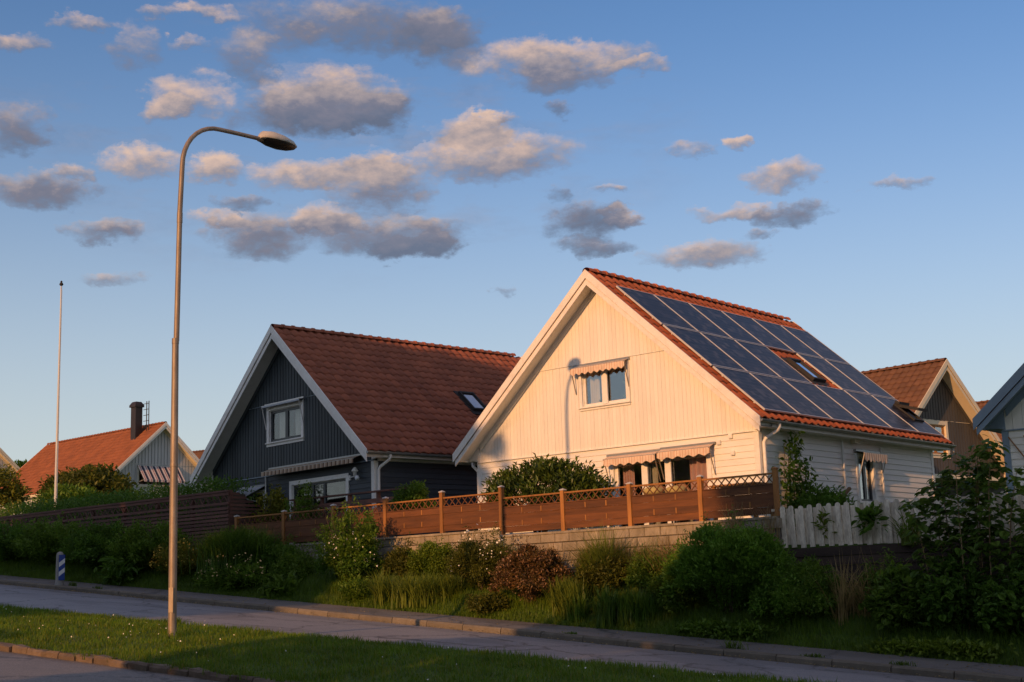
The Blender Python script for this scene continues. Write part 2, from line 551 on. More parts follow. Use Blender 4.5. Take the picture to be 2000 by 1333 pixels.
paint('brown_boards', (0.062, 0.056, 0.05), 0.15, 0.65, 2.0, 0.2, (0.1, 0.08, 0.06), (1, 1, 0.3))
paint('pale_blue_boards', (0.45, 0.46, 0.47), 0.1, 0.6, 2.0, 0.2, (0.3, 0.28, 0.26), (1, 1, 0.3))
paint('offwhite_boards', (0.82, 0.76, 0.64), 0.06, 0.6, 2.0, 0.2, (0.4, 0.36, 0.3), (1, 1, 0.3), 0.2, 0.05)
paint('slate_trim', (0.20, 0.26, 0.31), 0.1, 0.5, 2.0, 0.25, (0.12, 0.14, 0.16))
paint('cream_trim', (0.72, 0.62, 0.45), 0.06, 0.5, 2.0, 0.2)
paint('dark_interior', (0.4, 0.37, 0.33), 0.2, 0.9)
paint('grey_metal', (0.33, 0.34, 0.34), 0.12, 0.42, 4, 0.3, (0.2, 0.18, 0.15), metallic=0.6)
paint('dark_metal', (0.02, 0.019, 0.02), 0.2, 0.75, 4, 0.2, (0.08, 0.07, 0.06))
paint('dark_frame', (0.035, 0.04, 0.045), 0.15, 0.4, 3)
paint('aluminium', (0.62, 0.60, 0.58), 0.06, 0.4, 5, metallic=0.3)
paint('galvanised', (0.30, 0.25, 0.20), 0.22, 0.55, 5, 0.6, (0.15, 0.09, 0.055), (1, 1, 0.25), 0.2, metallic=0.4)
paint('lamp_shell', (0.5, 0.47, 0.42), 0.1, 0.45, 5, 0.35, (0.2, 0.18, 0.15))
paint('lamp_lens', (0.012, 0.011, 0.010), 0.1, 0.5, 5)
paint('pole_white', (0.5, 0.51, 0.52), 0.05, 0.4, 3, 0.2)
paint('fence_wood', (0.135, 0.048, 0.013), 0.35, 0.75, 2.2, 0.5, (0.06, 0.027, 0.012), (0.5, 1, 5), 0.5, 0.25)
paint('fence_post', (0.33, 0.14, 0.032), 0.3, 0.7, 2.5, 0.4, (0.07, 0.04, 0.025), (3, 3, 0.5), 0.4, 0.2)
paint('slat_wood', (0.15, 0.068, 0.05), 0.3, 0.8, 2.0, 0.5, (0.04, 0.028, 0.025), (0.5, 1, 5), 0.5, 0.25)
paint('sleeper_wood', (0.055, 0.036, 0.027), 0.35, 0.85, 2.0, 0.5, (0.025, 0.02, 0.016), (0.4, 1, 4), 0.7, 0.25)
paint('picket_paint', (0.88, 0.80, 0.64), 0.12, 0.7, 4.0, 0.9, (0.25, 0.18, 0.11), (2.0, 2.0, 0.5), 0.6, 0.14)
paint('block_concrete', (0.34, 0.29, 0.22), 0.22, 0.9, 1.6, 0.75, (0.12, 0.10, 0.06), (1, 1, 0.6), 0.9, 0.16)
paint('mortar', (0.16, 0.14, 0.12), 0.2, 0.95, 6)
paint('kerb_concrete', (0.17, 0.145, 0.11), 0.2, 0.85, 3.0, 0.6, (0.10, 0.085, 0.06), (1, 1, 1), 0.8, 0.12)
paint('kerb_granite', (0.15, 0.11, 0.08), 0.3, 0.8, 4.0, 0.6, (0.075, 0.06, 0.04), (1, 1, 1), 1.0, 0.2)
paint('bark', (0.09, 0.065, 0.045), 0.3, 0.9, 4, 0.4, (0.04, 0.03, 0.02))
paint('cane', (0.30, 0.2, 0.1), 0.25, 0.7, 4)
paint('chimney_metal', (0.022, 0.014, 0.013), 0.2, 0.5, 2)
paint('curtain', (0.72, 0.66, 0.55), 0.1, 0.9, 3)
paint('curtain_pink', (0.75, 0.47, 0.45), 0.12, 0.9, 3)
paint('cushion', (0.42, 0.33, 0.12), 0.15, 0.9, 4)
paint('sign_blue', (0.015, 0.06, 0.30), 0.1, 0.35, 4, 0.1, (0.1, 0.1, 0.12))
paint('sign_white', (0.75, 0.77, 0.78), 0.06, 0.35, 4, 0.15)
paint('marker_post', (0.30, 0.29, 0.27), 0.15, 0.75, 4, 0.5, (0.12, 0.11, 0.08), bump=0.4)
paint('pot_clay', (0.34, 0.12, 0.05), 0.15, 0.8, 4)
paint('wicker', (0.2, 0.12, 0.06), 0.25, 0.8, 9)
paint('daisy', (0.8, 0.79, 0.7), 0.03, 0.7)
paint('yellow_petals', (0.55, 0.36, 0.04), 0.15, 0.7)
paint('pale_petals', (0.62, 0.45, 0.2), 0.15, 0.7)
paint('dry_straw', (0.30, 0.2, 0.09), 0.25, 0.85)
asphalt('road_asphalt', (0.205, 0.205, 0.22), (0.29, 0.285, 0.3))
asphalt('pavement_asphalt', (0.17, 0.16, 0.155), (0.25, 0.23, 0.215))
asphalt('near_asphalt', (0.15, 0.138, 0.13), (0.23, 0.205, 0.19), 0.5)
tile_mat('tile_bright', (0.36, 0.085, 0.028), (0.44, 0.12, 0.04))
tile_mat('tile_bright_mass', (0.36, 0.085, 0.028), (0.44, 0.12, 0.04), True)
tile_mat('tile_dark', (0.25, 0.075, 0.038), (0.36, 0.11, 0.052), False, 0.35)
tile_mat('tile_dark_mass', (0.25, 0.075, 0.038), (0.36, 0.11, 0.052), True, 0.35)
tile_mat('tile_far_mass', (0.2, 0.06, 0.02), (0.27, 0.085, 0.028), True, 0.3)
tile_mat('tile_brown_mass', (0.105, 0.045, 0.021), (0.15, 0.066, 0.03), True, 0.3)
glass_mat('window_glass', boost=0.13, gain=0.8)
glass_mat('dim_glass', (0.88, 0.89, 0.89), 0.02, gain=0.5)
glass_mat('sky_glass', (0.5, 0.55, 0.6), 0.3)
stripe_mat('awning_peach', [(0, (0.74, 0.56, 0.42)), (0.22, (0.62, 0.30, 0.18)), (0.3, (0.78, 0.62, 0.48)), (0.62, (0.55, 0.3, 0.18)), (0.7, (0.76, 0.6, 0.46))], 0.16, 0)
stripe_mat('awning_side', [(0, (0.74, 0.68, 0.6)), (0.5, (0.5, 0.4, 0.32))], 0.12, 1)
stripe_mat('awning_brown', [(0, (0.42, 0.3, 0.2)), (0.4, (0.13, 0.07, 0.04)), (0.7, (0.55, 0.44, 0.32))], 0.2, 0)
stripe_mat('awning_redblue', [(0, (0.7, 0.6, 0.55)), (0.18, (0.4, 0.06, 0.05)), (0.30, (0.7, 0.6, 0.55)), (0.45, (0.02, 0.025, 0.06)), (0.85, (0.7, 0.6, 0.55))], 0.42, 0)
paint('awning_grey', (0.42, 0.45, 0.48), 0.08, 0.8, 3)
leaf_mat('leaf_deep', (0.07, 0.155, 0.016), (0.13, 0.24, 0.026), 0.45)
leaf_mat('leaf_mid', (0.095, 0.18, 0.018), (0.17, 0.275, 0.03), 0.45)
leaf_mat('leaf_light', (0.13, 0.2, 0.018), (0.21, 0.29, 0.028), 0.45)
leaf_mat('leaf_olive', (0.08, 0.095, 0.014), (0.15, 0.165, 0.024), 0.45)
leaf_mat('leaf_spirea', (0.1, 0.22, 0.02), (0.18, 0.32, 0.036), 0.45)
leaf_mat('leaf_rhodo', (0.04, 0.075, 0.012), (0.09, 0.135, 0.02), 0.15, 0.3)
leaf_mat('leaf_barberry', (0.07, 0.06, 0.015), (0.18, 0.09, 0.03), 0.2, 0.4, (0.4, 0.24, 0.14))
leaf_mat('leaf_big', (0.075, 0.15, 0.02), (0.15, 0.24, 0.034), 0.45, 0.4)
leaf_mat('leaf_yellow', (0.14, 0.16, 0.016), (0.26, 0.24, 0.03), 0.35)
leaf_mat('grass_blade', (0.08, 0.165, 0.008), (0.145, 0.235, 0.013), 0.4, 0.5, (0.2, 0.22, 0.025))
leaf_mat('grass_bank', (0.075, 0.145, 0.01), (0.14, 0.215, 0.016), 0.4, 0.5)
leaf_mat('reed_blade', (0.1, 0.15, 0.018), (0.19, 0.24, 0.034), 0.4, 0.45)
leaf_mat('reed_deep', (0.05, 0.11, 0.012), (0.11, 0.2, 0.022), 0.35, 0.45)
leaf_mat('straw_blade', (0.28, 0.2, 0.08), (0.48, 0.36, 0.15), 0.4, 0.6)

# ------------------------------------------------------------------ builders


def link(name, data, parent=None):
    o = bpy.data.objects.new(name, data)
    col.objects.link(o)
    if parent is not None:
        o.parent = parent
    return o


def tag(o, label=None, cat=None, group=None, kind=None):
    if label:
        o['label'] = label
    if cat:
        o['category'] = cat
    if group:
        o['group'] = group
    if kind:
        o['kind'] = kind
    return o


def empty(name, loc, rz=0.0):
    o = link(name, None)
    o.location = loc
    o.rotation_euler = (0, 0, rz)
    o.empty_display_size = 0.2
    return o


def tri_mesh(name, verts, tris, mat, smooth=False):
    """fast mesh from numpy arrays (n,3) and (m,3)"""
    me = bpy.data.meshes.new(name)
    verts = np.ascontiguousarray(verts, dtype=np.float32)
    tris = np.ascontiguousarray(tris, dtype=np.int32)
    me.vertices.add(len(verts))
    me.vertices.foreach_set('co', verts.ravel())
    me.loops.add(tris.size)
    me.loops.foreach_set('vertex_index', tris.ravel())
    me.polygons.add(len(tris))
    me.polygons.foreach_set('loop_start', np.arange(0, tris.size, 3, dtype=np.int32))
    me.polygons.foreach_set('loop_total', np.full(len(tris), 3, dtype=np.int32))
    if smooth:
        me.polygons.foreach_set('use_smooth', np.ones(len(tris), dtype=bool))
    me.update(calc_edges=True)
    me.materials.append(MATS[mat])
    return me


class MB:
    """collects shapes into one mesh; f maps (along, out, up) to local xyz"""

    def __init__(self, f=None):
        self.v, self.p, self.f, self.sm = [], [], f or (lambda a, b, c: (a, b, c)), []

    def add(self, vs, fs, smooth=False):
        o = len(self.v)
        self.v += [self.f(*q) for q in vs]
        self.p += [tuple(i + o for i in q) for q in fs]
        self.sm += [smooth] * len(fs)
        return self

    def box(self, x0, x1, y0, y1, z0, z1):
        v = [(x0, y0, z0), (x1, y0, z0), (x1, y1, z0), (x0, y1, z0), (x0, y0, z1), (x1, y0, z1), (x1, y1, z1), (x0, y1, z1)]
        return self.add(v, [(0, 3, 2, 1), (4, 5, 6, 7), (0, 1, 5, 4), (1, 2, 6, 5), (2, 3, 7, 6), (3, 0, 4, 7)])

    def prism(self, poly, b0, b1):
        """poly in (along, up), extruded between two 'out' values"""
        n = len(poly)
        v = [(a, b0, c) for a, c in poly] + [(a, b1, c) for a, c in poly]
        f = [tuple(range(n)), tuple(range(2 * n - 1, n - 1, -1))]
        f += [(i, i + n, (i + 1) % n + n, (i + 1) % n) for i in range(n)]
        return self.add(v, f)

    def bar(self, p, q, w, h, up=(0, 0, 1)):
        p, q = Vector(p), Vector(q)
        d = (q - p).normalized()
        s = d.cross(Vector(up))
        if s.length < 1e-4:
            s = d.cross(Vector((0, 1, 0)))
        s.normalize()
        t = s.cross(d)
        vs = []
        for c in (p, q):
            for a, b in ((-1, -1), (1, -1), (1, 1), (-1, 1)):
                vs.append(tuple(c + s * (a * w / 2) + t * (b * h / 2)))
        return self.add(vs, [(0, 3, 2, 1), (4, 5, 6, 7), (0, 1, 5, 4), (1, 2, 6, 5), (2, 3, 7, 6), (3, 0, 4, 7)])

    def tube(self, pts, rad, n=8, cap=True):
        pts = [Vector(q) for q in pts]
        rad = rad if isinstance(rad, (list, tuple)) else [rad] * len(pts)
        vs, fs = [], []
        ref = None
        for i, q in enumerate(pts):
            d = (pts[min(i + 1, len(pts) - 1)] - pts[max(i - 1, 0)]).normalized()
            if ref is None:
                ref = Vector((0, 0, 1)) if abs(d.z) < 0.9 else Vector((1, 0, 0))
            s = d.cross(ref).normalized()
            t = s.cross(d).normalized()
            ref = t
            for k in range(n):
                a = 2 * math.pi * k / n
                vs.append(tuple(q + (s * math.cos(a) + t * math.sin(a)) * rad[i]))
        for i in range(len(pts) - 1):
            for k in range(n):
                k2 = (k + 1) % n
                fs.append((i * n + k, i * n + k2, (i + 1) * n + k2, (i + 1) * n + k))
        self.add(vs, fs, True)
        if cap:
            e = len(pts) - 1
            self.add(vs[:n], [tuple(range(n - 1, -1, -1))])
            self.add(vs[e * n:], [tuple(range(n))])
        return self

    def lathe(self, prof, n=14, c=(0, 0, 0)):
        vs, fs = [], []
        for r, z in prof:
            for k in range(n):
                a = 2 * math.pi * k / n
                vs.append((c[0] + r * math.cos(a), c[1] + r * math.sin(a), c[2] + z))
        for i in range(len(prof) - 1):
            for k in range(n):
                k2 = (k + 1) % n
                fs.append((i * n + k, i * n + k2, (i + 1) * n + k2, (i + 1) * n + k))
        return self.add(vs, fs, True)

    def mesh(self, name, mat):
        me = bpy.data.meshes.new(name)
        me.from_pydata(self.v, [], self.p)
        me.polygons.foreach_set('use_smooth', self.sm)
        me.materials.append(MATS[mat])
        me.update()
        return me

    def build(self, name, mat, parent=None):
        return link(name, self.mesh(name, mat), parent)


def inst(name, me, parent, mat4):
    o = bpy.data.objects.new(name, me)
    col.objects.link(o)
    o.parent = parent
    o.matrix_local = mat4
    return o


# ------------------------------------------------------------------ terrain
def clampx(x):
    return np.clip(x, -110, 45)


def street_z(x):
    return 0.936 - 0.0785 * clampx(x)


def pave_z(x):
    return 1.086 - 0.0776 * clampx(x)


def yard_z(x):
    x = clampx(x)
    return np.where(x > -14, 2.5 - 0.034 * x, 2.976 + (-14 - x) * 0.078)


def bank_top(x):
    return np.minimum(pave_z(x) + 0.95, yard_z(x) - 0.05)


def verge_z(x, y):
    t = np.clip((y + 14.85) / 3.35, 0, 1)
    return (0.90 - 0.061 * x) * (1 - t) + (1.13 - 0.0655 * x) * t + 0.05 * np.sin(np.pi * t)


def near_z(x):
    return 0.86 - 0.0668 * clampx(x)


xs = np.unique(np.concatenate([np.arange(-30, 24.1, 0.5), np.linspace(-120, -30, 25), np.linspace(24, 60, 12), [-2500, -900, -300, 120, 300, 900, 2500]]))
prof = [(-2500, 'n'), (-300, 'n'), (-60, 'n'), (-30, 'n'), (-14.98, 'n'), (-14.97, 'v'), (-13.2, 'v'), (-11.52, 'v'), (-11.50, 's'), (-8.5, 's'), (-6.3, 's'), (-6.2, 's'), (-5.1, 'p'),
        (-4.4, 'b1'), (-3.7, 'b2'), (-3.02, 'b3'), (-3.0, 'y'), (-1.0, 'y'), (2, 'y'), (6, 'y'), (12, 'y'), (24, 'y'), (45, 'y'), (90, 'y'), (300, 'y'), (2500, 'y')]
rows = []
for y, k in prof:
    if k == 'n':
        z = near_z(xs) - 0.03
    elif k == 'v':
        z = verge_z(np.clip(xs, -40, 30), y) - 0.06
    elif k == 's':
        z = street_z(xs) - 0.03
    elif k == 'p':
        z = pave_z(xs) - 0.03
    elif k[0] == 'b':
        t = {'b1': 0.42, 'b2': 0.75, 'b3': 1.0}[k]
        z = pave_z(xs) * (1 - t) + bank_top(xs) * t + 0.04 * np.sin(xs * 2.1 + t * 5)
    else:
        z = yard_z(xs)
    rows.append(np.stack([xs, np.full_like(xs, y), z], -1))
G = np.array(rows)
ny, nx = G.shape[:2]
idx = np.arange(ny * nx).reshape(ny, nx)
q = np.stack([idx[:-1, :-1], idx[:-1, 1:], idx[1:, 1:], idx[1:, :-1]], -1).reshape(-1, 4)
tag(link('ground', tri_mesh('ground', G.reshape(-1, 3), np.concatenate([q[:, [0, 1, 2]], q[:, [0, 2, 3]]]), 'turf', True)), kind='structure')


def strip(name, mat, y0, y1, zf, x0=-70, x1=45, ny=6, step=1.0, lift=0.0):
    X = np.arange(x0, x1 + 0.01, step)
    Y = np.linspace(y0, y1, ny)
    V = np.array([[(x, y, float(zf(x, y)) + lift) for x in X] for y in Y])
    idx = np.arange(len(X) * len(Y)).reshape(len(Y), len(X))
    q = np.stack([idx[:-1, :-1], idx[:-1, 1:], idx[1:, 1:], idx[1:, :-1]], -1).reshape(-1, 4)
    return link(name, tri_mesh(name, V.reshape(-1, 3), np.concatenate([q[:, [0, 1, 2]], q[:, [0, 2, 3]]]), mat, True))


road = tag(strip('road', 'road_asphalt', -11.55, -6.36, lambda x, y: street_z(x) + 0.05 * math.sin(math.pi * (y + 11.55) / 5.2) * 0.6), kind='structure')
near_road = tag(strip('road', 'near_asphalt', -75, -14.96, lambda x, y: near_z(x), -60, 60, 4), kind='structure')
pavement = tag(strip('pavement', 'pavement_asphalt', -6.24, -5.08, lambda x, y: (street_z(x) + 0.115) * (-5.1 - y) / 1.15 + pave_z(x) * (y + 6.25) / 1.15), kind='structure')
verge = tag(strip('grass_verge', 'turf', -14.86, -11.44, lambda x, y: verge_z(x, y), -45, 30, 9), kind='structure')


def kerb_mesh(length, w, h, rough, seed):
    r = random.Random(seed)
    prof_ = [(0, 0), (0, h - 0.03), (0.025, h), (w, h), (w, 0)]
    b = MB()
    n = len(prof_)
    vs = []
    for k, a in enumerate((0.008, length * 0.5, length - 0.008)):
        for (y, z) in prof_:
            vs.append((a, y + r.uniform(-rough, rough), z + r.uniform(-rough, rough) * (z > 0)))
    fs = []
    for k in range(2):
        for i in range(n):
            j = (i + 1) % n
            fs.append((k * n + i, (k + 1) * n + i, (k + 1) * n + j, k * n + j))
    fs += [tuple(range(n)), tuple(range(3 * n - 1, 2 * n - 1, -1))]
    b.add(vs, fs)
    return b


km = [kerb_mesh(1.0, 0.13, 0.24, 0.004, s).mesh('kerb_stone', 'kerb_concrete') for s in range(4)]
ang = math.atan(-0.0785)
x = -34.0
k = 0
while x < 22:
    m4 = Matrix.Translation((x, -6.37 + random.uniform(-.006, .006), street_z(x) - 0.125 + random.uniform(-.006, .006))) @ Matrix.Rotation(-ang, 4, 'Y')
    inst('kerb_stone', km[k % 4], pavement, m4)
    x += 1.0
    k += 1
kg = [kerb_mesh(0.46, 0.16, 0.20, 0.012, s + 20).mesh('kerb_stone', 'kerb_granite') for s in range(5)]
x = -10.0
k = 0
while x < 16:
    m4 = Matrix.Translation((x, -15.0 + random.uniform(-.018, .018), float(near_z(x)) - 0.10 + random.uniform(-.012, .012))) @ Matrix.Rotation(math.atan(0.0668) + random.uniform(-.02, .02), 4, 'Y')
    inst('kerb_stone', kg[k % 5], verge, m4)
    x += 0.465
    k += 1

# ------------------------------------------------------------------ houses
W2, HL, OH, EV = 4.2, 9.05, 0.55, 4.56
ZT = 2.4
ZR, ZE = ZT + 4.33, ZT + 0.25
KS = (ZR - ZE) / EV
SL = math.atan(KS)


def roof_z(x):
    return ZR - abs(x) * KS


def slope_frame(side):
    """matrix: local x = along ridge, y = down the slope, z = outward normal; origin on the ridge at the front wall"""
    u = Vector((0, 1, 0))
    v = Vector((side * math.cos(SL), 0, -math.sin(SL)))
    n = Vector((side * math.sin(SL), 0, math.cos(SL)))
    m = Matrix.Identity(4)
    for i, c in enumerate((u, v, n)):
        for k_ in range(3):
            m[k_][i] = c[k_]
    m.translation = (0, 0, ZR)
    return m


TW, TG = 0.30, 0.34
SLEN = EV / math.cos(SL)


def tile_arrays():
    """one pantile: wave across, lower edge proud, with a front lip"""
    us = np.linspace(-TW / 2, TW / 2, 7)
    hs = 0.026 * np.cos(us / TW * 2 * math.pi) + 0.006 * np.sin(us / TW * 4 * math.pi)
    v = []
    for (vv, lift) in ((0.0, 0.0), (TG + 0.05, 0.034)):
        v += [(u_, vv, h + lift + 0.02) for u_, h in zip(us, hs)]
    v += [(u_, TG + 0.052, h + 0.034 - 0.004) for u_, h in zip(us, hs)]
    t = []
    for r_ in range(2):
        for i in range(6):
            a, b, c, d = r_ * 7 + i, r_ * 7 + i + 1, (r_ + 1) * 7 + i + 1, (r_ + 1) * 7 + i
            t += [(a, b, c), (a, c, d)]
    return np.array(v), np.array(t)


TV, TT = tile_arrays()
TILE_CACHE = {}


def tile_mesh(mat):
    if mat not in TILE_CACHE:
        TILE_CACHE[mat] = tri_mesh('tile', TV, TT, mat)
    return TILE_CACHE[mat]


RIDGE_CACHE = {}


def ridge_mesh(mat):
    if mat not in RIDGE_CACHE:
        b = MB()
        vs, fs = [], []
        for k_, (yy, r_) in enumerate(((0, 0.10), (0.33, 0.105), (0.335, 0.125), (0.40, 0.125))):
            for i in range(7):
                a = math.pi * i / 6
                vs.append((math.cos(a) * r_ * 1.15, yy, math.sin(a) * r_ - 0.03))
        for k_ in range(3):
            for i in range(6):
                fs.append((k_ * 7 + i, k_ * 7 + i + 1, (k_ + 1) * 7 + i + 1, (k_ + 1) * 7 + i))
        b.add(vs, fs, False)
        RIDGE_CACHE[mat] = b.mesh('ridge_tile', mat)
    return RIDGE_CACHE[mat]


def cover(a0, a1, holes):
    """interval minus intervals"""
    out = [(a0, a1)]
    for h0, h1 in holes:
        nxt = []
        for s, e in out:
            if h1 <= s or h0 >= e:
                nxt.append((s, e))
                continue
            if h0 > s:
                nxt.append((s, h0))
            if h1 < e:
                nxt.append((h1, e))
        out = nxt
    return [(s, e) for s, e in out if e - s > 0.015]


FRONT = lambda a, b, c: (a, -b, c)
RIGHT = lambda a, b, c: (W2 + b, a, c)


def window(house, f, a0, a1, z0, z1, casing, sash, panes, curtain=None, case_w=0.09, sill=True, glass='window_glass', mull=0.06, name='window', wide_mull=None):
    """casing + sashes + panes set into an opening of the wall"""
    b = MB(f)
    b.box(a0 - case_w, a0, -0.02, 0.055, z0 - case_w, z1 + case_w)
    b.box(a1, a1 + case_w, -0.02, 0.055, z0 - case_w, z1 + case_w)
    b.box(a0, a1, -0.02, 0.053, z1, z1 + case_w)
    b.box(a0, a1, -0.02, 0.053, z0 - case_w, z0)
    w = b.build(name, casing, house)
    b = MB(f)
    b.box(a0, a0 + 0.02, -0.1, 0, z0, z1)
    b.box(a1 - 0.02, a1, -0.1, 0, z0, z1)
    b.box(a0 + .02, a1 - .02, -0.1, 0, z1 - 0.02, z1)
    b.box(a0 + .02, a1 - .02, -0.1, 0, z0, z0 + 0.02)
    b.build('reveal', casing, w)
    edges = [a0 + 0.02 + (a1 - a0 - 0.04) * t for t in panes]
    for i in range(len(edges) - 1):
        s, e = edges[i], edges[i + 1]
        m = mull
        b = MB(f)
        y0, y1 = -0.075, -0.02
        b.box(s, s + m, y0, y1, z0 + .02, z1 - .02)
        b.box(e - m, e, y0, y1, z0 + .02, z1 - .02)
        b.box(s + m, e - m, y0, y1, z1 - .02 - m, z1 - .02)
        b.box(s + m, e - m, y0, y1, z0 + .02, z0 + .02 + m)
        sa = b.build('sash', sash, w)
        b = MB(f)
        b.box(s + m - .005, e - m + .005, -0.052, -0.046, z0 + .02 + m - .005, z1 - .02 - m + .005)
        b.build('pane', glass, w)
    if wide_mull:
        for t in wide_mull:
            c = a0 + (a1 - a0) * t
            MB(f).box(c - 0.085, c + 0.085, -0.02, 0.02, z0 + .02, z1 - .02).build('mullion', casing, w)
    if sill:
        MB(f).box(a0 - case_w - .02, a1 + case_w + .02, -0.015, 0.10, z0 - .035, z0 - 0.005).build('sill', casing, w)
    for (c0, c1, cz0, mat) in (curtain or []):
        vs, fs = [], []
        n = 28
        for i in range(n + 1):
            t = i / n
            yy = -0.22 - 0.035 * math.sin(t * math.pi * 9) - 0.02 * math.sin(t * 31)
            for z in (cz0, (cz0 + z1) / 2, z1):
                pin = 1.0 if z > cz0 else 1.0
                vs.append((c0 + (c1 - c0) * t * pin, yy, z))
        for i in range(n):
            for k_ in range(2):
                fs.append((i * 3 + k_, (i + 1) * 3 + k_, (i + 1) * 3 + k_ + 1, i * 3 + k_ + 1))
        MB(f).add(vs, fs, True).build('curtain', mat, w)
    return w


def awning(house, f, a0, a1, ztop, proj, drop, val, mat, scallops=8, arms=True, armlen=0.55, cassette='grey_metal', amp=0.05, armmat='aluminium'):
    n = max(scallops, 1) * 8
    vs, fs = [], []
    for i in range(n + 1):
        a = a0 + (a1 - a0) * i / n
        vs.append((a, 0.07, ztop))
        vs.append((a, 0.07 + proj, ztop - drop))
        dz = val + (amp * (0.5 - 0.5 * math.cos(2 * math.pi * i / 8)) if scallops else 0)
        vs.append((a, 0.075 + proj + 0.004 * math.sin(i), ztop - drop - dz))
    for i in range(n):
        for k_ in range(2):
            fs.append((i * 3 + k_, (i + 1) * 3 + k_, (i + 1) * 3 + k_ + 1, i * 3 + k_ + 1))
    # give the cloth thickness
    m = len(vs)
    vs2 = [(a, b - 0.004, c - 0.004) for a, b, c in vs]
    fs2 = [tuple(reversed([i + m for i in fc])) for fc in fs]
    aw = MB(f).add(vs + vs2, fs + fs2).build('awning', mat, house)
    MB(f).box(a0 - .03, a1 + .03, 0.0, 0.085, ztop - 0.015, ztop + 0.04).build('rail', cassette, aw)
    MB(f).box(a0 - .01, a1 + .01, 0.055 + proj, 0.07 + proj, ztop - drop - .012, ztop - drop + .012).build('front_bar', cassette, aw)
    if arms:
        for a in (a0 + 0.02, a1 - 0.02):
            MB(f).bar((a, 0.07 + proj, ztop - drop), (a, 0.05, ztop - drop - armlen), 0.018, 0.018, (1, 0, 0)).build('arm', armmat, aw)
    return aw


def skylight(roof, side, u0, u1, v0, v1, open_angle=0.0, h=0.09):
    """roof window: dark flashing, frame and tilted pane"""
    fr = slope_frame(side)
    b = MB()
    b.box(u0 - .09, u1 + .09, v0 - .12, v1 + .16, 0.05, 0.075)
    b.box(u0, u0 + .055, v0, v1, .075, .075 + h)
    b.box(u1 - .055, u1, v0, v1, .075, .075 + h)
    b.box(u0 + .055, u1 - .055, v0, v0 + .07, .075, .075 + h)
    b.box(u0 + .055, u1 - .055, v1 - .06, v1, .075, .075 + h)
    s = b.build('skylight', 'dark_metal', roof)
    s.matrix_local = fr
    g = MB().box(u0 + .05, u1 - .05, v0 + .065, v1 - .055, .115, .125).build('pane', 'sky_glass', s) if not open_angle else None
    if open_angle:
        b = MB()
        b.box(u0 + .02, u1 - .02, 0, v1 - v0 - .05, -.035, .045)
        b.box(u0 - .01, u1 + .01, 0, .14, .045, .12)
        c = b.build('sash', 'dark_metal', s)
        c.matrix_local = Matrix.Translation((0, v0 + .03, .13)) @ Matrix.Rotation(open_angle, 4, 'X')
    return s


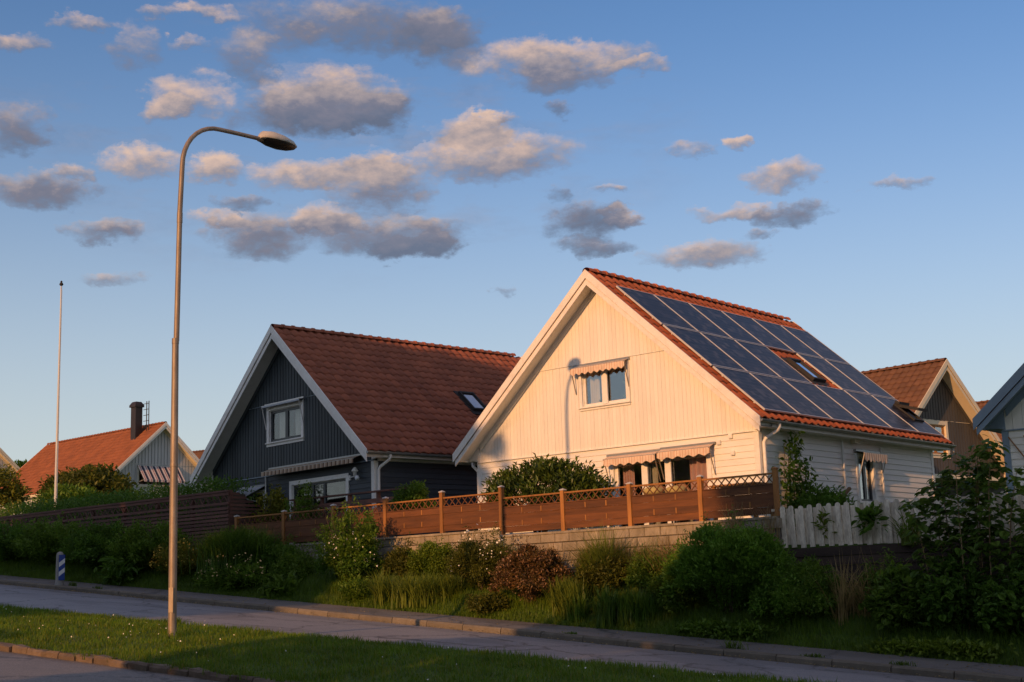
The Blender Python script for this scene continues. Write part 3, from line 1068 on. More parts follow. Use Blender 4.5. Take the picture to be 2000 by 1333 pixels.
def house(name, label, loc, rot, c):
    """one storey-and-a-half gabled house; local front gable at y=0, base at z=0"""
    global HL
    HL = c.get('length', 9.05)
    H = empty(name, loc, rot)
    tag(H, label, 'house', c.get('group'))
    detail = c.get('detail', 2)
    holes_f = c.get('holes_front', [])      # (x0,x1,z0,z1)
    holes_r = c.get('holes_right', [])
    topz = lambda x: roof_z(x) - 0.17
    # ---- structural wall shell
    b = MB(FRONT)
    br = sorted(set([-W2, 0.0, W2] + [v for h in holes_f for v in h[:2]]))
    for x0, x1 in zip(br[:-1], br[1:]):
        zs = cover(0, 99, [(h[2], h[3]) for h in holes_f if h[0] < (x0 + x1) / 2 < h[1]])
        for z0, z1 in zs:
            if z1 > 50:
                b.prism([(x0, z0), (x1, z0), (x1, topz(x1)), (x0, topz(x0))], -0.14, 0.0)
            else:
                b.prism([(x0, z0), (x1, z0), (x1, z1), (x0, z1)], -0.14, 0.0)
    b.f = RIGHT
    br = sorted(set([0.14, HL] + [v for h in holes_r for v in h[:2]]))
    for y0, y1 in zip(br[:-1], br[1:]):
        for z0, z1 in cover(0, ZE - .16, [(h[2], h[3]) for h in holes_r if h[0] < (y0 + y1) / 2 < h[1]]):
            b.prism([(y0, z0), (y1, z0), (y1, z1), (y0, z1)], -0.14, 0.0)
    b.f = lambda a, o, u: (a, o, u)
    b.box(-W2, -W2 + .14, 0.14, HL, 0, ZE - .16)
    b.prism([(-W2 + .14, 0), (W2 - .14, 0), (W2 - .14, topz(W2 - .14)), (0, topz(0)), (-W2 + .14, topz(W2 - .14))], HL - .14, HL - .002)
    b.box(-W2 + .14, W2 - .14, .14, HL - .14, ZT - .12, ZT + .04)
    wall = b.build('wall', c['wall'], H)
    # plinth
    MB().box(-W2 - .012, W2 + .012, -.012, HL + .01, -.6, .22).build('plinth', 'block_concrete', H)
    # a room partition so that windows look into rooms
    MB().box(-W2 + .2, W2 - .2, 3.2, 3.3, .05, ZT - .13).build('room_partition', 'dark_interior', H)
    # ---- cladding on the front gable: upright boards above, lying boards below
    sp, gap, th = c.get('board', (0.12, 0.008, 0.022))
    band = c.get('band')
    joined = MB(FRONT) if detail < 2 else None
    n = int(round(W2 / sp))
    sp = W2 / n
    for i in range(-n, n):
        x0, x1 = i * sp + gap / 2, (i + 1) * sp - gap / 2
        cuts = [(h[2] - .02, h[3] + .02) for h in holes_f if h[0] - .03 < x1 and h[1] + .03 > x0]
        segs = []
        if band:
            cuts2 = [(band - .004, band)]
        for z0, z1 in cover(ZT + 0.03, 99, cuts + (cuts2 if band else [])):
            t0, t1 = topz(x0) - .01, topz(x1) - .01
            out = th + (0.02 if band and z0 >= band - .001 else 0.0) + random.uniform(-.0015, .0015)
            if z1 > 50:
                if min(t0, t1) <= z0 + .02:
                    if max(t0, t1) <= z0 + .02:
                        continue
                    t0, t1 = max(t0, z0 + .005), max(t1, z0 + .005)
                poly = [(x0, z0), (x1, z0), (x1, t1), (x0, t0)]
            else:
                zt0, zt1 = min(z1, t0), min(z1, t1)
                if max(zt0, zt1) <= z0 + .02:
                    continue
                zt0, zt1 = max(zt0, z0 + .004), max(zt1, z0 + .004)
                poly = [(x0, z0), (x1, z0), (x1, zt1), (x0, zt0)]
            if joined is None:
                MB(FRONT).prism(poly, 0.0, out).build('board', c['boards'], wall)
            else:
                joined.prism(poly, 0.0, out)
    rowh = 0.142
    nrow = int(ZT / rowh)
    for i in range(nrow):
        z0, z1 = ZT - (i + 1) * rowh, ZT - i * rowh
        for f, a0, a1, hs in ((FRONT, -W2 + .1, W2 - .1, holes_f), (RIGHT, .1, HL - .1, holes_r)):
            if f is RIGHT and not c.get('side', True):
                continue
            cuts = [(h[0] - .02, h[1] + .02) for h in hs if h[2] < z1 - .03 and h[3] > z0 + .03]
            for s, e in cover(a0, a1, cuts):
                vs = [(s, 0, z0), (e, 0, z0), (e, 0, z1), (s, 0, z1), (s, .03, z0), (e, .03, z0), (e, .012, z1), (s, .012, z1)]
                fs = [(0, 3, 2, 1), (4, 5, 6, 7), (0, 1, 5, 4), (1, 2, 6, 5), (2, 3, 7, 6), (3, 0, 4, 7)]
                if joined is None:
                    MB(f).add(vs, fs).build('board', c['siding'], wall)
                else:
                    o = joined.f
                    joined.f = f
                    joined.add(vs, fs)
                    joined.f = o
    if joined is not None:
        tag(joined.build('boards', c['boards'], wall), kind='stuff')
    tr = c['trim']
    # drip strip between the two claddings, corner boards, frieze
    MB(FRONT).box(-W2 - .02, W2 + .02, 0, .06, ZT + .002, ZT + .028).build('drip_strip', c.get('strip', tr), H)
    if band:
        MB(FRONT).box(-2.22, 2.22, 0, .046, band - .004, band + .012).build('drip_strip', c.get('strip', tr), H)
    for s in (-1, 1):
        b = MB()
        b.box(min(s * (W2 - .1), s * (W2 + .035)), max(s * (W2 - .1), s * (W2 + .035)), -.038, 0, 0.2, ZT)
        b.box(min(s * W2, s * (W2 + .036)), max(s * W2, s * (W2 + .036)), 0, .1, 0.2, ZT)
        b.build('corner_board', c.get('corner', tr), H)
        b = MB()
        b.box(min(s * W2, s * (W2 + .036)), max(s * W2, s * (W2 + .036)), HL - .1, HL + .03, 0.2, ZT)
        b.build('corner_board', c.get('corner', tr), H)
        MB().box(min(s * W2, s * (W2 + .04)), max(s * W2, s * (W2 + .04)), 0.101, HL + .02, ZT + .001, ZE - .185).build('frieze_board', c['soffit'], H)
        # eave soffit and fascia
        MB().box(min(s * W2, s * (EV - .03)), max(s * W2, s * (EV - .03)), -.02, HL + OH - .04, ZE - .185, ZE - .165).build('eave_soffit', c['soffit'], H)
        MB().box(min(s * (EV - .03), s * EV), max(s * (EV - .03), s * EV), -OH + .03, HL + OH - .03, ZE - .19, ZE - .02).build('eave_fascia', c['soffit'], H)
        # closing piece at the front corner
        MB(FRONT).prism([(s * (W2 - .05), ZT + .03), (s * (W2 + .12), ZE - .18), (s * EV, ZE - .18), (s * EV, ZE - .04), (s * (W2 - .05), roof_z(W2) - .15)][::s], -.02, .06).build('eave_return', tr, H)
        # barge boards: outer and inner, front and back
        for (ya, yb, t0, t1, nm, back) in ((OH, OH + .03, .05, -.17, 'barge_board', 0), (OH - .036, OH - .006, -.188, -.34, 'barge_board', 0), (OH, OH + .03, .05, -.2, 'barge_board', 1)):
            e = EV + (.05 if t0 > 0 else .0)
            poly = [(0, ZR + t0), (0, ZR + t1), (s * e, roof_z(e) + t1 + (0.0 if t0 > 0 else 0.02)), (s * e, roof_z(e) + t0)]
            f = FRONT if not back else (lambda a, o, u: (a, HL + o, u))
            MB(f).prism(poly, ya, yb).build(nm, c.get('barge', tr), H)
        # gable soffit, and the trim board where it meets the wall
        poly = [(0, ZR - .175), (0, ZR - .2), (s * EV, roof_z(EV) - .2), (s * EV, roof_z(EV) - .175)]
        MB(FRONT).prism(poly, .0, OH - .033).build('soffit', c['soffit'], H)
        poly = [(0, ZR - .2), (0, ZR - .36), (s * (W2 - .1), roof_z(W2 - .1) - .36), (s * (W2 - .1), roof_z(W2 - .1) - .2)]
        MB(FRONT).prism(poly, .0, .075).build('rake_trim', c.get('rake', c['soffit']), H)
    # ---- roof: deck, tiles, ridge
    b = MB()
    for s in (-1, 1):
        poly = [(0, ZR - .03), (0, ZR - .17), (s * (EV - .032), roof_z(EV - .032) - .165), (s * (EV - .032), roof_z(EV - .032) - .03)]
        b.prism(poly, -OH + .001, HL + OH - .001)
    roof = b.build('roof', c['tile_mass'], H)
    ncol = int(round((HL + 2 * OH) / TW))
    tw = (HL + 2 * OH) / ncol
    nr = int(math.ceil((SLEN + .05) / TG))
    camloc = Matrix.Rotation(-rot, 4, 'Z') @ (CAM - Vector(loc))
    for s in (-1, 1):
        mode = c['tiles'].get(s, 'mass')
        fr = slope_frame(s)
        spots = []
        for r_ in range(nr):
            v = SLEN + .06 - (r_ + 1) * TG - .05
            if v < -.05:
                continue
            for k_ in range(ncol):
                spots.append((-OH + (k_ + .5) * tw, v))
        blocked = c.get('blocked', {}).get(s, [])

        def hid(u, v):
            return any(a0 < u < a1 and b0 < v + TG / 2 < b1 for a0, a1, b0, b1 in blocked)
        singles = []
        if mode == 'single':
            vis = [q_ for q_ in spots if not hid(*q_)]
            vis.sort(key=lambda q_: (fr @ Vector((q_[0], q_[1], 0)) - camloc).length)
            singles = vis[:300]
        sset = set(singles)
        rest = [q_ for q_ in spots if q_ not in sset]
        me = tile_mesh(c['tile'])
        for (u, v) in singles:
            t = inst('tile', me, roof, fr @ Matrix.Translation((u + random.uniform(-.004, .004), v + random.uniform(-.005, .005), random.uniform(-.003, .004))) @ Matrix.Rotation(random.uniform(-.012, .012), 4, 'Z'))
            t.scale.x = tw / TW
        if rest:
            A = np.array(rest)
            off = np.stack([A[:, 0] + rng.uniform(-.004, .004, len(A)), A[:, 1] + rng.uniform(-.005, .005, len(A)), rng.uniform(-.003, .004, len(A))], -1)
            V = (TV * np.array([tw / TW, 1, 1]))[None] + off[:, None]
            V = V.reshape(-1, 3)
            Mx = np.array(fr)
            V = V @ Mx[:3, :3].T + Mx[:3, 3]
            T = (TT[None] + (np.arange(len(A)) * len(TV))[:, None, None]).reshape(-1, 3)
            tag(link('tiles', tri_mesh('tiles', V, T, c['tile_mass']), roof), kind='stuff')
    rm = ridge_mesh(c['tile'])
    y = -OH + .02
    while y < HL + OH - .42:
        inst('ridge_tile', rm, roof, Matrix.Translation((0, y, ZR + .035)) @ Matrix.Rotation(random.uniform(-.01, .01), 4, 'Y'))
        y += .36
    # ---- gutter and downpipes
    if c.get('gutter'):
        for s in ((1,) if not c.get('both') else (1, -1)):
            vs, fs = [], []
            ny_ = 2
            for yy in (-OH - .02, HL + OH + .02):
                for rr in (.066, .058):
                    for i in range(9):
                        a = math.pi * (1 + i / 8)
                        vs.append((s * (EV + .065) + math.cos(a) * rr, yy, ZE - .055 + math.sin(a) * rr))
            for ring in (0, 1):
                for i in range(8):
                    a_, b_ = ring * 9 + i, 18 + ring * 9 + i
                    fs.append((a_, a_ + 1, b_ + 1, b_))
            for e in (0, 18):
                fs.append(tuple(range(e, e + 9)))
                fs += [(e + i, e + 9 + i, e + 10 + i, e + 1 + i) for i in range(8)]
            g = MB().add(vs, fs).build('gutter', c['gutter'], H)
            if c.get('hooks'):
                for i in range(14):
                    yy = -.2 + i * .7
                    MB().bar((s * (EV + .13), yy, ZE - .05), (s * (EV - .02), yy, ZE + .03), .02, .008).build('gutter_hook', c['gutter'], g)
            b = MB()
            b.tube([(s * (EV + .065), .22, ZE - .1), (s * (EV + .065), .22, ZE - .17), (s * (EV + .03), .2, ZE - .25), (s * (W2 + .12), .1, ZE - .42), (s * (W2 + .095), .07, ZE - .5), (s * (W2 + .095), .06, .3)], .042, 8)
            b.build('downpipe', c.get('pipe', tr), H)
            if c.get('left_pipe'):
                MB().tube([(-EV - .065, .22, ZE - .1), (-EV - .065, .22, ZE - .2), (-EV, .15, ZE - .28), (-W2 - .1, .06, ZE - .45), (-W2 - .09, .05, ZE - .55), (-W2 - .09, .05, .3)], .042, 8).build('downpipe', c.get('pipe', tr), H)
    c['roof'] = roof
    return H


# -- white house with the solar panels
cw = dict(wall='white_boards', boards='white_boards', siding='white_siding', trim='worn_trim', barge='worn_trim', soffit='soffit_white', corner='white_trim', strip='white_trim',
          tile='tile_bright', tile_mass='tile_bright_mass', tiles={1: 'single', -1: 'mass'}, band=ZT + 2.16, board=(0.115, 0.004, 0.022),
          holes_front=[(-.66, .70, ZT + 1.08, ZT + 2.0), (.2, 2.87, 0.2, ZT - .36)], holes_right=[(4.62, 5.4, .95, 2.05)],
          gutter='grey_metal', hooks=True, pipe='white_trim', left_pipe=True,
          blocked={1: [(-.05, 9.2, .9, 2.45), (-.05, 4.4, 2.5, 4.2), (6.2, 9.2, 2.5, 4.2), (-.05, 9.2, 4.3, 5.95)]})
white = house('house', 'white wooden house with solar panels on its orange tiled roof', (0, 0, 4.897 - ZT), 0.0, cw)
window(white, FRONT, -.66, .70, ZT + 1.08, ZT + 2.0, 'white_trim', 'white_trim', [0, .5, 1], [(-.60, -.30, ZT + 1.1, 'curtain'), (.58, .66, ZT + 1.1, 'curtain')], wide_mull=[.5], mull=.055)
awning(white, FRONT, -.86, .80, ZT + 2.10, .16, .06, .13, 'awning_peach', 9, True, .62, armmat='galvanised')
window(white, FRONT, .2, 2.87, .2, ZT - .36, 'white_trim', 'white_trim', [0, .33, .58, 1], [(.28, .62, .25, 'curtain_pink'), (2.2, 2.82, .25, 'curtain_pink'), (1.15, 1.3, .25, 'curtain')], wide_mull=[.33, .58], sill=False)
awning(white, FRONT, .06, 1.57, ZT - .20, .2, .09, .13, 'awning_peach', 6, True, .62, armmat='galvanised')
awning(white, FRONT, 1.63, 3.08, ZT - .17, .2, .09, .13, 'awning_peach', 5, True, .62, armmat='galvanised')
window(white, RIGHT, 4.62, 5.4, .95, 2.05, 'white_trim', 'dark_frame', [0, .55, 1], [(4.75, 5.0, .97, 'curtain')], case_w=.1)
awning(white, RIGHT, 4.5, 5.75, 2.2, .22, .06, .17, 'awning_side', 6, True, .75)
MB(RIGHT).tube([(3.83, .06, ZT), (3.83, .06, .3)], .028, 8).build('conduit', 'white_trim', white)
MB(RIGHT).tube([(5.88, .06, ZT - .05), (5.88, .06, .3)], .028, 8).build('conduit', 'white_trim', white)
b = MB(RIGHT)
b.box(4.28, 4.56, .04, .19, ZT + .03, ZT + .15)
b.box(4.3, 4.54, .05, .17, ZT - .03, ZT + .03)
b.build('vent_box', 'cream_trim', white)
b = MB(RIGHT)
b.bar((3.55, .1, 1.05), (3.85, .16, 1.25), .07, .07)
b.box(3.68, 3.74, 0, .12, 1.12, 1.18)
b.build('wall_bracket', 'wicker', white)
for (a, z) in ((3.2, ZT - .16), (3.52, ZT - .05), (3.55, ZT - .43)):
    b = MB(FRONT)
    b.box(a - .05, a + .05, .02, .075, z - .05, z + .05)
    b.box(a - .035, a + .035, .075, .085, z - .035, z + .035)
    b.build('wall_fixture', 'white_trim', white)
# indoor plants on the upper sill


def leafset(Pts, D, Nn, size, asp, fold=0.12, droop=0.15):
    n = len(Pts)
    D = D / (np.linalg.norm(D, axis=1, keepdims=True) + 1e-9)
    S = np.cross(D, Nn)
    S /= (np.linalg.norm(S, axis=1, keepdims=True) + 1e-9)
    U = np.cross(S, D)
    size = np.broadcast_to(np.asarray(size, float), (n,))[:, None]
    mid = Pts + D * size * .48
    V = np.stack([Pts, mid + S * size * asp * .5 + U * size * fold, Pts + D * size - U * size * droop, mid - S * size * asp * .5 + U * size * fold], 1)
    T = np.array([[0, 2, 1], [0, 3, 2]])
    T = (T[None] + (np.arange(n) * 4)[:, None, None]).reshape(-1, 3)
    return V.reshape(-1, 3), T


def bigleafset(Pts, D, Nn, size, asp, droop=0.25):
    """larger leaf: eight-sided outline folded along its midrib"""
    n = len(Pts)
    D = D / (np.linalg.norm(D, axis=1, keepdims=True) + 1e-9)
    S = np.cross(D, Nn)
    S /= (np.linalg.norm(S, axis=1, keepdims=True) + 1e-9)
    U = np.cross(S, D)
    size = np.broadcast_to(np.asarray(size, float), (n,))[:, None]
    st = [(0, 0), (.18, .36), (.45, .5), (.75, .34), (1, 0)]
    V = []
    for t, w in st:
        V.append(Pts + D * size * t - U * size * droop * t * t)
    for sg in (1, -1):
        for t, w in st[1:4]:
            V.append(Pts + D * size * t - U * size * droop * t * t + S * (sg * w * asp) * size + U * size * .07)
    V = np.stack(V, 1)
    T = []
    for o in (5, 8):
        T += [(0, 1, o), (1, 2, o + 1), (1, o + 1, o), (2, 3, o + 2), (2, o + 2, o + 1), (3, 4, o + 2)]
    T = (np.array(T)[None] + (np.arange(n) * 11)[:, None, None]).reshape(-1, 3)
    return V.reshape(-1, 3), T


def unit(n, r):
    v = r.normal(size=(n, 3))
    return v / np.linalg.norm(v, axis=1, keepdims=True)


def blades(P0, h, lean, wid, r, segs=3):
    """grass or reed blades rooted at P0, arching over"""
    n = len(P0)
    a = r.uniform(0, 2 * np.pi, n)
    d = np.stack([np.cos(a), np.sin(a), np.zeros(n)], -1)
    s = np.stack([-np.sin(a), np.cos(a), np.zeros(n)], -1)
    h = np.broadcast_to(np.asarray(h, float), (n,)) * r.uniform(.65, 1.2, n)
    lean = np.broadcast_to(np.asarray(lean, float), (n,)) * r.uniform(.2, 1.3, n)
    V = []
    for k_ in range(segs):
        t = k_ / segs
        c = P0 + d * (lean * h * t * t)[:, None] + np.array([0, 0, 1.0]) * (h * (t - .28 * lean * t * t))[:, None]
        w = wid * (1 - .55 * t)
        V += [c - s * w / 2, c + s * w / 2]
    V.append(P0 + d * (lean * h)[:, None] + np.array([0, 0, 1.0]) * (h * (1 - .28 * lean))[:, None])
    V = np.stack(V, 1)
    T = []
    for k_ in range(segs - 1):
        o = k_ * 2
        T += [(o, o + 1, o + 3), (o, o + 3, o + 2)]
    o = (segs - 1) * 2
    T.append((o, o + 1, o + 2))
    m = V.shape[1]
    T = (np.array(T)[None] + (np.arange(n) * m)[:, None, None]).reshape(-1, 3)
    return V.reshape(-1, 3), T


for (px, n_, sz) in ((-.2, 26, .16), (.5, 40, .12)):
    r = np.random.default_rng(int(px * 100) + 500)
    P_ = np.array([px, .3, ZT + 1.12]) + np.abs(r.normal(size=(n_, 3))) * np.array([.05, .02, .16]) * np.array([1, 1, 1])
    P_[:, 0] = px + r.normal(size=n_) * .05
    d_ = unit(n_, r)
    d_[:, 2] = np.abs(d_[:, 2]) + .3
    V, T = leafset(P_, d_, unit(n_, r), sz, .35)
    link('house_plant', tri_mesh('house_plant', V, T, 'leaf_mid'), white)

# solar panels: six columns by three rows, one place left open for the roof window
PW, PH, PG = 1.545, 1.70, .03
pm = MB()
pm.box(.021, PW - .021, .021, PH - .021, .028, .036)
pmesh = pm.mesh('solar_panel', 'solar_cells')
fb_ = MB()
for a in ((0, .022, 0, PH), (PW - .022, PW, 0, PH), (.022, PW - .022, 0, .022), (.022, PW - .022, PH - .022, PH)):
    fb_.box(*a, 0, .042)
fmesh = fb_.mesh('frame', 'aluminium')
rf = slope_frame(1)
for i in range(6):
    for j in range(3):
        if (i, j) == (3, 1):
            continue
        p_ = inst('solar_panel', pmesh, white, rf @ Matrix.Translation((-.18 + i * (PW + PG), .76 + j * (PH + PG + .02), .085)))
        inst('frame', fmesh, p_, Matrix.Identity(4))
b = MB()
for j in range(3):
    for t in (.3, 1.35):
        v = .76 + j * (PH + PG + .02) + t
        for (s, e) in (((-.15, 9.2),) if j != 1 else ((-.15, 4.5), (6.15, 9.2))):
            b.box(s, e, v, v + .04, .055, .084)
rl = b.build('mounting_rail', 'aluminium', white)
rl.matrix_local = rf
skylight(cw['roof'], 1, 4.95, 5.6, 2.98, 3.95)
skylight(cw['roof'], 1, 8.45, 9.05, 4.6, 5.35, 0.45)

# -- charcoal house to the left of it
cb = dict(wall='charcoal_boards', boards='charcoal_boards', siding='charcoal_siding', trim='white_trim', barge='white_trim', soffit='soffit_white', corner='white_trim', strip='slate_trim', rake='charcoal_boards',
          tile='tile_dark', tile_mass='tile_dark_mass', tiles={1: 'single', -1: 'mass'}, band=ZT + 2.14, board=(0.15, 0.03, 0.026),
          holes_front=[(-.92, .78, ZT + 1.0, ZT + 1.96), (.28, 2.95, .15, ZT - .36), (-2.35, -1.25, .2, ZT - .45)],
          gutter='grey_metal', pipe='white_trim',
          blocked={1: []})
black = house('house', 'charcoal wooden house with white trim and plain dark red roof', (-11.306, -.546, 5.18 - ZT), -.108, cb)
window(black, FRONT, -.92, .78, ZT + 1.0, ZT + 1.96, 'white_trim', 'dark_frame', [0, .5, 1], [(-.75, -.2, ZT + 1.02, 'curtain'), (.1, .62, ZT + 1.02, 'curtain')], case_w=.12, wide_mull=None, mull=.07, glass='dim_glass')
awning(black, FRONT, -1.08, .92, ZT + 2.13, .14, .03, .05, 'awning_grey', 0, True, .7, cassette='aluminium')
window(black, FRONT, .28, 2.95, .15, ZT - .36, 'white_trim', 'dark_frame', [0, .36, .58, 1], None, case_w=.12, sill=False, mull=.05, name='patio_door', glass='dim_glass')
awning(black, FRONT, -.87, 3.72, ZT + .20, .28, .10, .12, 'awning_brown', 0, False)
window(black, FRONT, -2.35, -1.25, .2, ZT - .45, 'white_trim', 'dark_frame', [0, 1], None, case_w=.08, sill=False, glass='dim_glass')
awning(black, FRONT, -2.5, -1.12, ZT - .26, .75, .38, .06, 'awning_grey', 0, True, .15)
MB(FRONT).tube([(-1.08, .06, ZT), (-1.08, .06, ZT - .8)], .02, 8).build('conduit', 'white_trim', black)
b = MB(FRONT)
b.tube([(3.12, .05, ZT - .38), (3.5, .12, ZT - .36)], .016, 8)
b.box(3.08, 3.16, 0, .06, ZT - .45, ZT - .31)
wl = b.build('wall_lamp', 'white_trim', black)
MB().lathe([(.02, .1), (.05, .07), (.1, .0), (.085, -.02), (.05, -.04), (.05, -.16), (.0, -.17)], 12, (3.5, -.14, ZT - .22)).build('lamp_shade', 'white_trim', wl)
MB().lathe([(0, .07), (.05, .05), (.07, 0), (.05, -.05), (0, -.07)], 10, (3.62, -.16, ZT - .42)).build('lamp_globe', 'sign_white', wl)
skylight(cb['roof'], 1, 4.75, 5.35, 2.9, 3.85)

# -- pale house far up the street on the left
cl = dict(wall='pale_blue_boards', boards='pale_blue_boards', siding='pale_blue_boards', trim='worn_trim', soffit='cream_trim', tile='tile_far_mass', tile_mass='tile_far_mass', tiles={}, board=(0.24, 0.06, 0.03), detail=1, side=False, length=13.5,
          holes_front=[(-1.6, 1.0, ZT + .35, ZT + 1.45)], band=ZT + 1.7)
left = house('house', 'pale boarded house with chimney and striped awning far left', (-53.46, 24.14, 8.48 - ZT), 1.55, cl)
window(left, FRONT, -1.6, 1.0, ZT + .35, ZT + 1.45, 'worn_trim', 'worn_trim', [0, .5, 1], None)
awning(left, FRONT, -1.7, 1.3, ZT + 1.6, .75, .95, .12, 'awning_redblue', 0, True, .1)
b = MB()
b.box(-1.1, -.6, 1.2, 1.75, ZR - 1.6, ZR + 1.15)
ch = b.build('chimney', 'chimney_metal', cl['roof'])
b = MB()
b.add([(-1.18, 1.12, ZR + 1.15), (-.52, 1.12, ZR + 1.15), (-.52, 1.83, ZR + 1.15), (-1.18, 1.83, ZR + 1.15), (-1.18, 1.12, ZR + 1.28), (-.52, 1.12, ZR + 1.28), (-.52, 1.83, ZR + 1.28), (-1.18, 1.83, ZR + 1.28), (-1.05, 1.25, ZR + 1.5), (-.65, 1.25, ZR + 1.5), (-.65, 1.7, ZR + 1.5), (-1.05, 1.7, ZR + 1.5)],
      [(0, 3, 2, 1), (0, 1, 5, 4), (1, 2, 6, 5), (2, 3, 7, 6), (3, 0, 4, 7), (4, 5, 9, 8), (5, 6, 10, 9), (6, 7, 11, 10), (7, 4, 8, 11), (8, 9, 10, 11)])
b.build('chimney_cap', 'chimney_metal', cl['roof'])
b = MB()
for yy in (.55, .8):
    b.tube([(-.55, yy, ZR - .8), (-.55, yy, ZR + 1.5)], .03, 6)
for k in range(6):
    b.tube([(-.55, .55, ZR - .5 + k * .37), (-.55, .8, ZR - .5 + k * .37)], .022, 6)
    b.tube([(-.55, .8, ZR - .5 + k * .37), (-.55, 1.16, ZR - .5 + k * .37)], .02, 6)
b.build('roof_ladder', 'dark_metal', cl['roof'])

# -- brown house behind the white one
cr_ = dict(wall='brown_boards', boards='brown_boards', siding='brown_boards', trim='cream_trim', soffit='cream_trim', tile='tile_brown_mass', tile_mass='tile_brown_mass', tiles={}, board=(0.18, 0.03, 0.026), detail=1, side=False,
           holes_front=[(-.95, .35, ZT + .9, ZT + 2.0)], band=ZT + 2.15, rake='brown_boards')
brown = house('house', 'brown boarded house with cream soffits behind the solar roof', (-.90, 21.585, 5.056 - ZT), 1.4225, cr_)
window(brown, FRONT, -.95, .35, ZT + .9, ZT + 2.0, 'cream_trim', 'fence_post', [0, .5, 1], None, case_w=.14)
MB(FRONT).box(-4.2, 4.2, 0, 1.5, ZT - .15, ZT - .02).build('balcony', 'cream_trim', brown)

# -- off-white house with slate-blue trim at the right edge
cg = dict(wall='offwhite_boards', boards='offwhite_boards', siding='offwhite_boards', trim='slate_trim', soffit='slate_trim', tile='tile_dark', tile_mass='tile_dark_mass', tiles={}, board=(0.2, 0.008, 0.024), side=False, detail=2, strip='slate_trim')
slate = house('house', 'off-white house with slate blue trim and trellis at the right edge', (13.62, .95, 4.40 - ZT), 0.06, cg)
b = MB(FRONT)
for k in range(13):
    a0 = -4.1 + k * .3
    MB(FRONT).bar((a0, .05, ZT - 1.9), (a0 + 1.15, .05, ZT - .12), .022, .02, (0, 1, 0)).build('trellis_slat', 'fence_post', slate)
    MB(FRONT).bar((a0 + 1.15, .072, ZT - 1.9), (a0, .072, ZT - .12), .022, .02, (0, 1, 0)).build('trellis_slat', 'fence_post', slate)

# -- slivers of houses farther off
cf = dict(wall='pale_blue_boards', boards='pale_blue_boards', siding='pale_blue_boards', trim='cream_trim', soffit='cream_trim', tile='tile_far_mass', tile_mass='tile_far_mass', tiles={}, board=(0.3, 0.05, 0.03), detail=1, side=False)
house('house', 'pale gable end cut off by the left edge', (-73.5, 21.0, 11.2 - ZT), 1.55, cf)
cf2 = dict(cf)
cf2.update(tile='tile_brown_mass', tile_mass='tile_brown_mass')
house('house', 'sliver of brown roof between pale house and charcoal house', (-74.0, 43.0, 14.0 - ZR), 1.75, cf2)
house('house', 'tip of dark roof between brown house and slate trimmed house', (-8.0, 52.2, 11.6 - ZR), 1.5, dict(cf2))

# ------------------------------------------------------------------ walls and fences


def thing(name, label, cat, loc, group=None, rz=0.0):
    return tag(empty(name, loc, rz), label, cat, group)


def rel(o):
    x_, y_, z_ = o.location
    return lambda a, b, c: (a - x_, b - y_, c - z_)


# concrete block retaining wall under the lattice fence
rw = thing('retaining_wall', 'low retaining wall of pale concrete blocks under the lattice fence', 'wall', (-1.4, -3.0, 1.9))
f = rel(rw)
MB(f).box(-9.2, 6.32, -3.07, -2.9, 1.2, 2.79).build('core', 'mortar', rw)
bl = {}
for w_ in (0.392, 0.19):
    b = MB()
    b.add([(0.0, .02, 0), (w_, .02, 0), (w_, .2, 0), (0, .2, 0), (0, .02, .19), (w_, .02, .19), (w_, .2, .19), (0, .2, .19),
           (.012, 0, .012), (w_ - .012, 0, .012), (w_ - .012, 0, .178), (.012, 0, .178)],
          [(0, 3, 2, 1), (4, 5, 6, 7), (1, 2, 6, 5), (2, 3, 7, 6), (3, 0, 4, 7), (8, 9, 10, 11), (0, 1, 9, 8), (1, 5, 10, 9), (5, 4, 11, 10), (4, 0, 8, 11)])
    bl[w_] = b.mesh('block', 'block_concrete')
for r_ in range(5):
    z = 2.60 - r_ * .2
    x = -9.2 - (.2 if r_ % 2 else 0)
    while x < 6.1:
        top = 2.78 if x > -.9 else 2.92
        inst('block', bl[.392], rw, Matrix.Translation((x + 1.4, -.12 + random.uniform(-.006, .006), z - 1.9 + (top - 2.78))))
        x += .4
for (x0, x1, z) in ((-.85, 6.32, 2.805), (-9.2, -.86, 2.945)):
    x = x0
    while x < x1 - .3:
        MB(f).box(x, min(x + .795, x1), -3.15 + random.uniform(0, .01), -2.86, z - .018, z + .03).build('coping_slab', 'block_concrete', rw)
        x += .8

# brown fence with lattice top
fe = thing('lattice_fence', 'brown wooden fence with lattice top along the block wall', 'fence', (-1.0, -3.0, 2.84))
f = rel(fe)
posts = [-10.5, -8.5, -6.55, -4.63, -2.70, -.82, .98, 2.79, 4.56, 6.29]
ptop = [3.84, 3.85, 3.88, 3.93, 3.94, 3.92, 3.72, 3.72, 3.73, 3.75]
for i, (x, zt) in enumerate(zip(posts, ptop)):
    zb = 2.84 if x > -.9 else 2.98
    s = .048 if i != 9 else .04
    b = MB(f)
    b.box(x - s, x + s, -3.05, -2.955, zb, zt)
    p_ = b.build('post', 'fence_post', fe)
    b = MB(f)
    b.add([(x - s - .012, -3.062, zt), (x + s + .012, -3.062, zt), (x + s + .012, -2.943, zt), (x - s - .012, -2.943, zt), (x - s - .012, -3.062, zt + .018), (x + s + .012, -3.062, zt + .018), (x + s + .012, -2.943, zt + .018), (x - s - .012, -2.943, zt + .018), (x, -3.0, zt + .05)],
          [(0, 3, 2, 1), (0, 1, 5, 4), (1, 2, 6, 5), (2, 3, 7, 6), (3, 0, 4, 7), (4, 5, 8), (5, 6, 8), (6, 7, 8), (7, 4, 8)])
    b.build('post_cap', 'aluminium' if i < 9 else 'fence_post', p_)
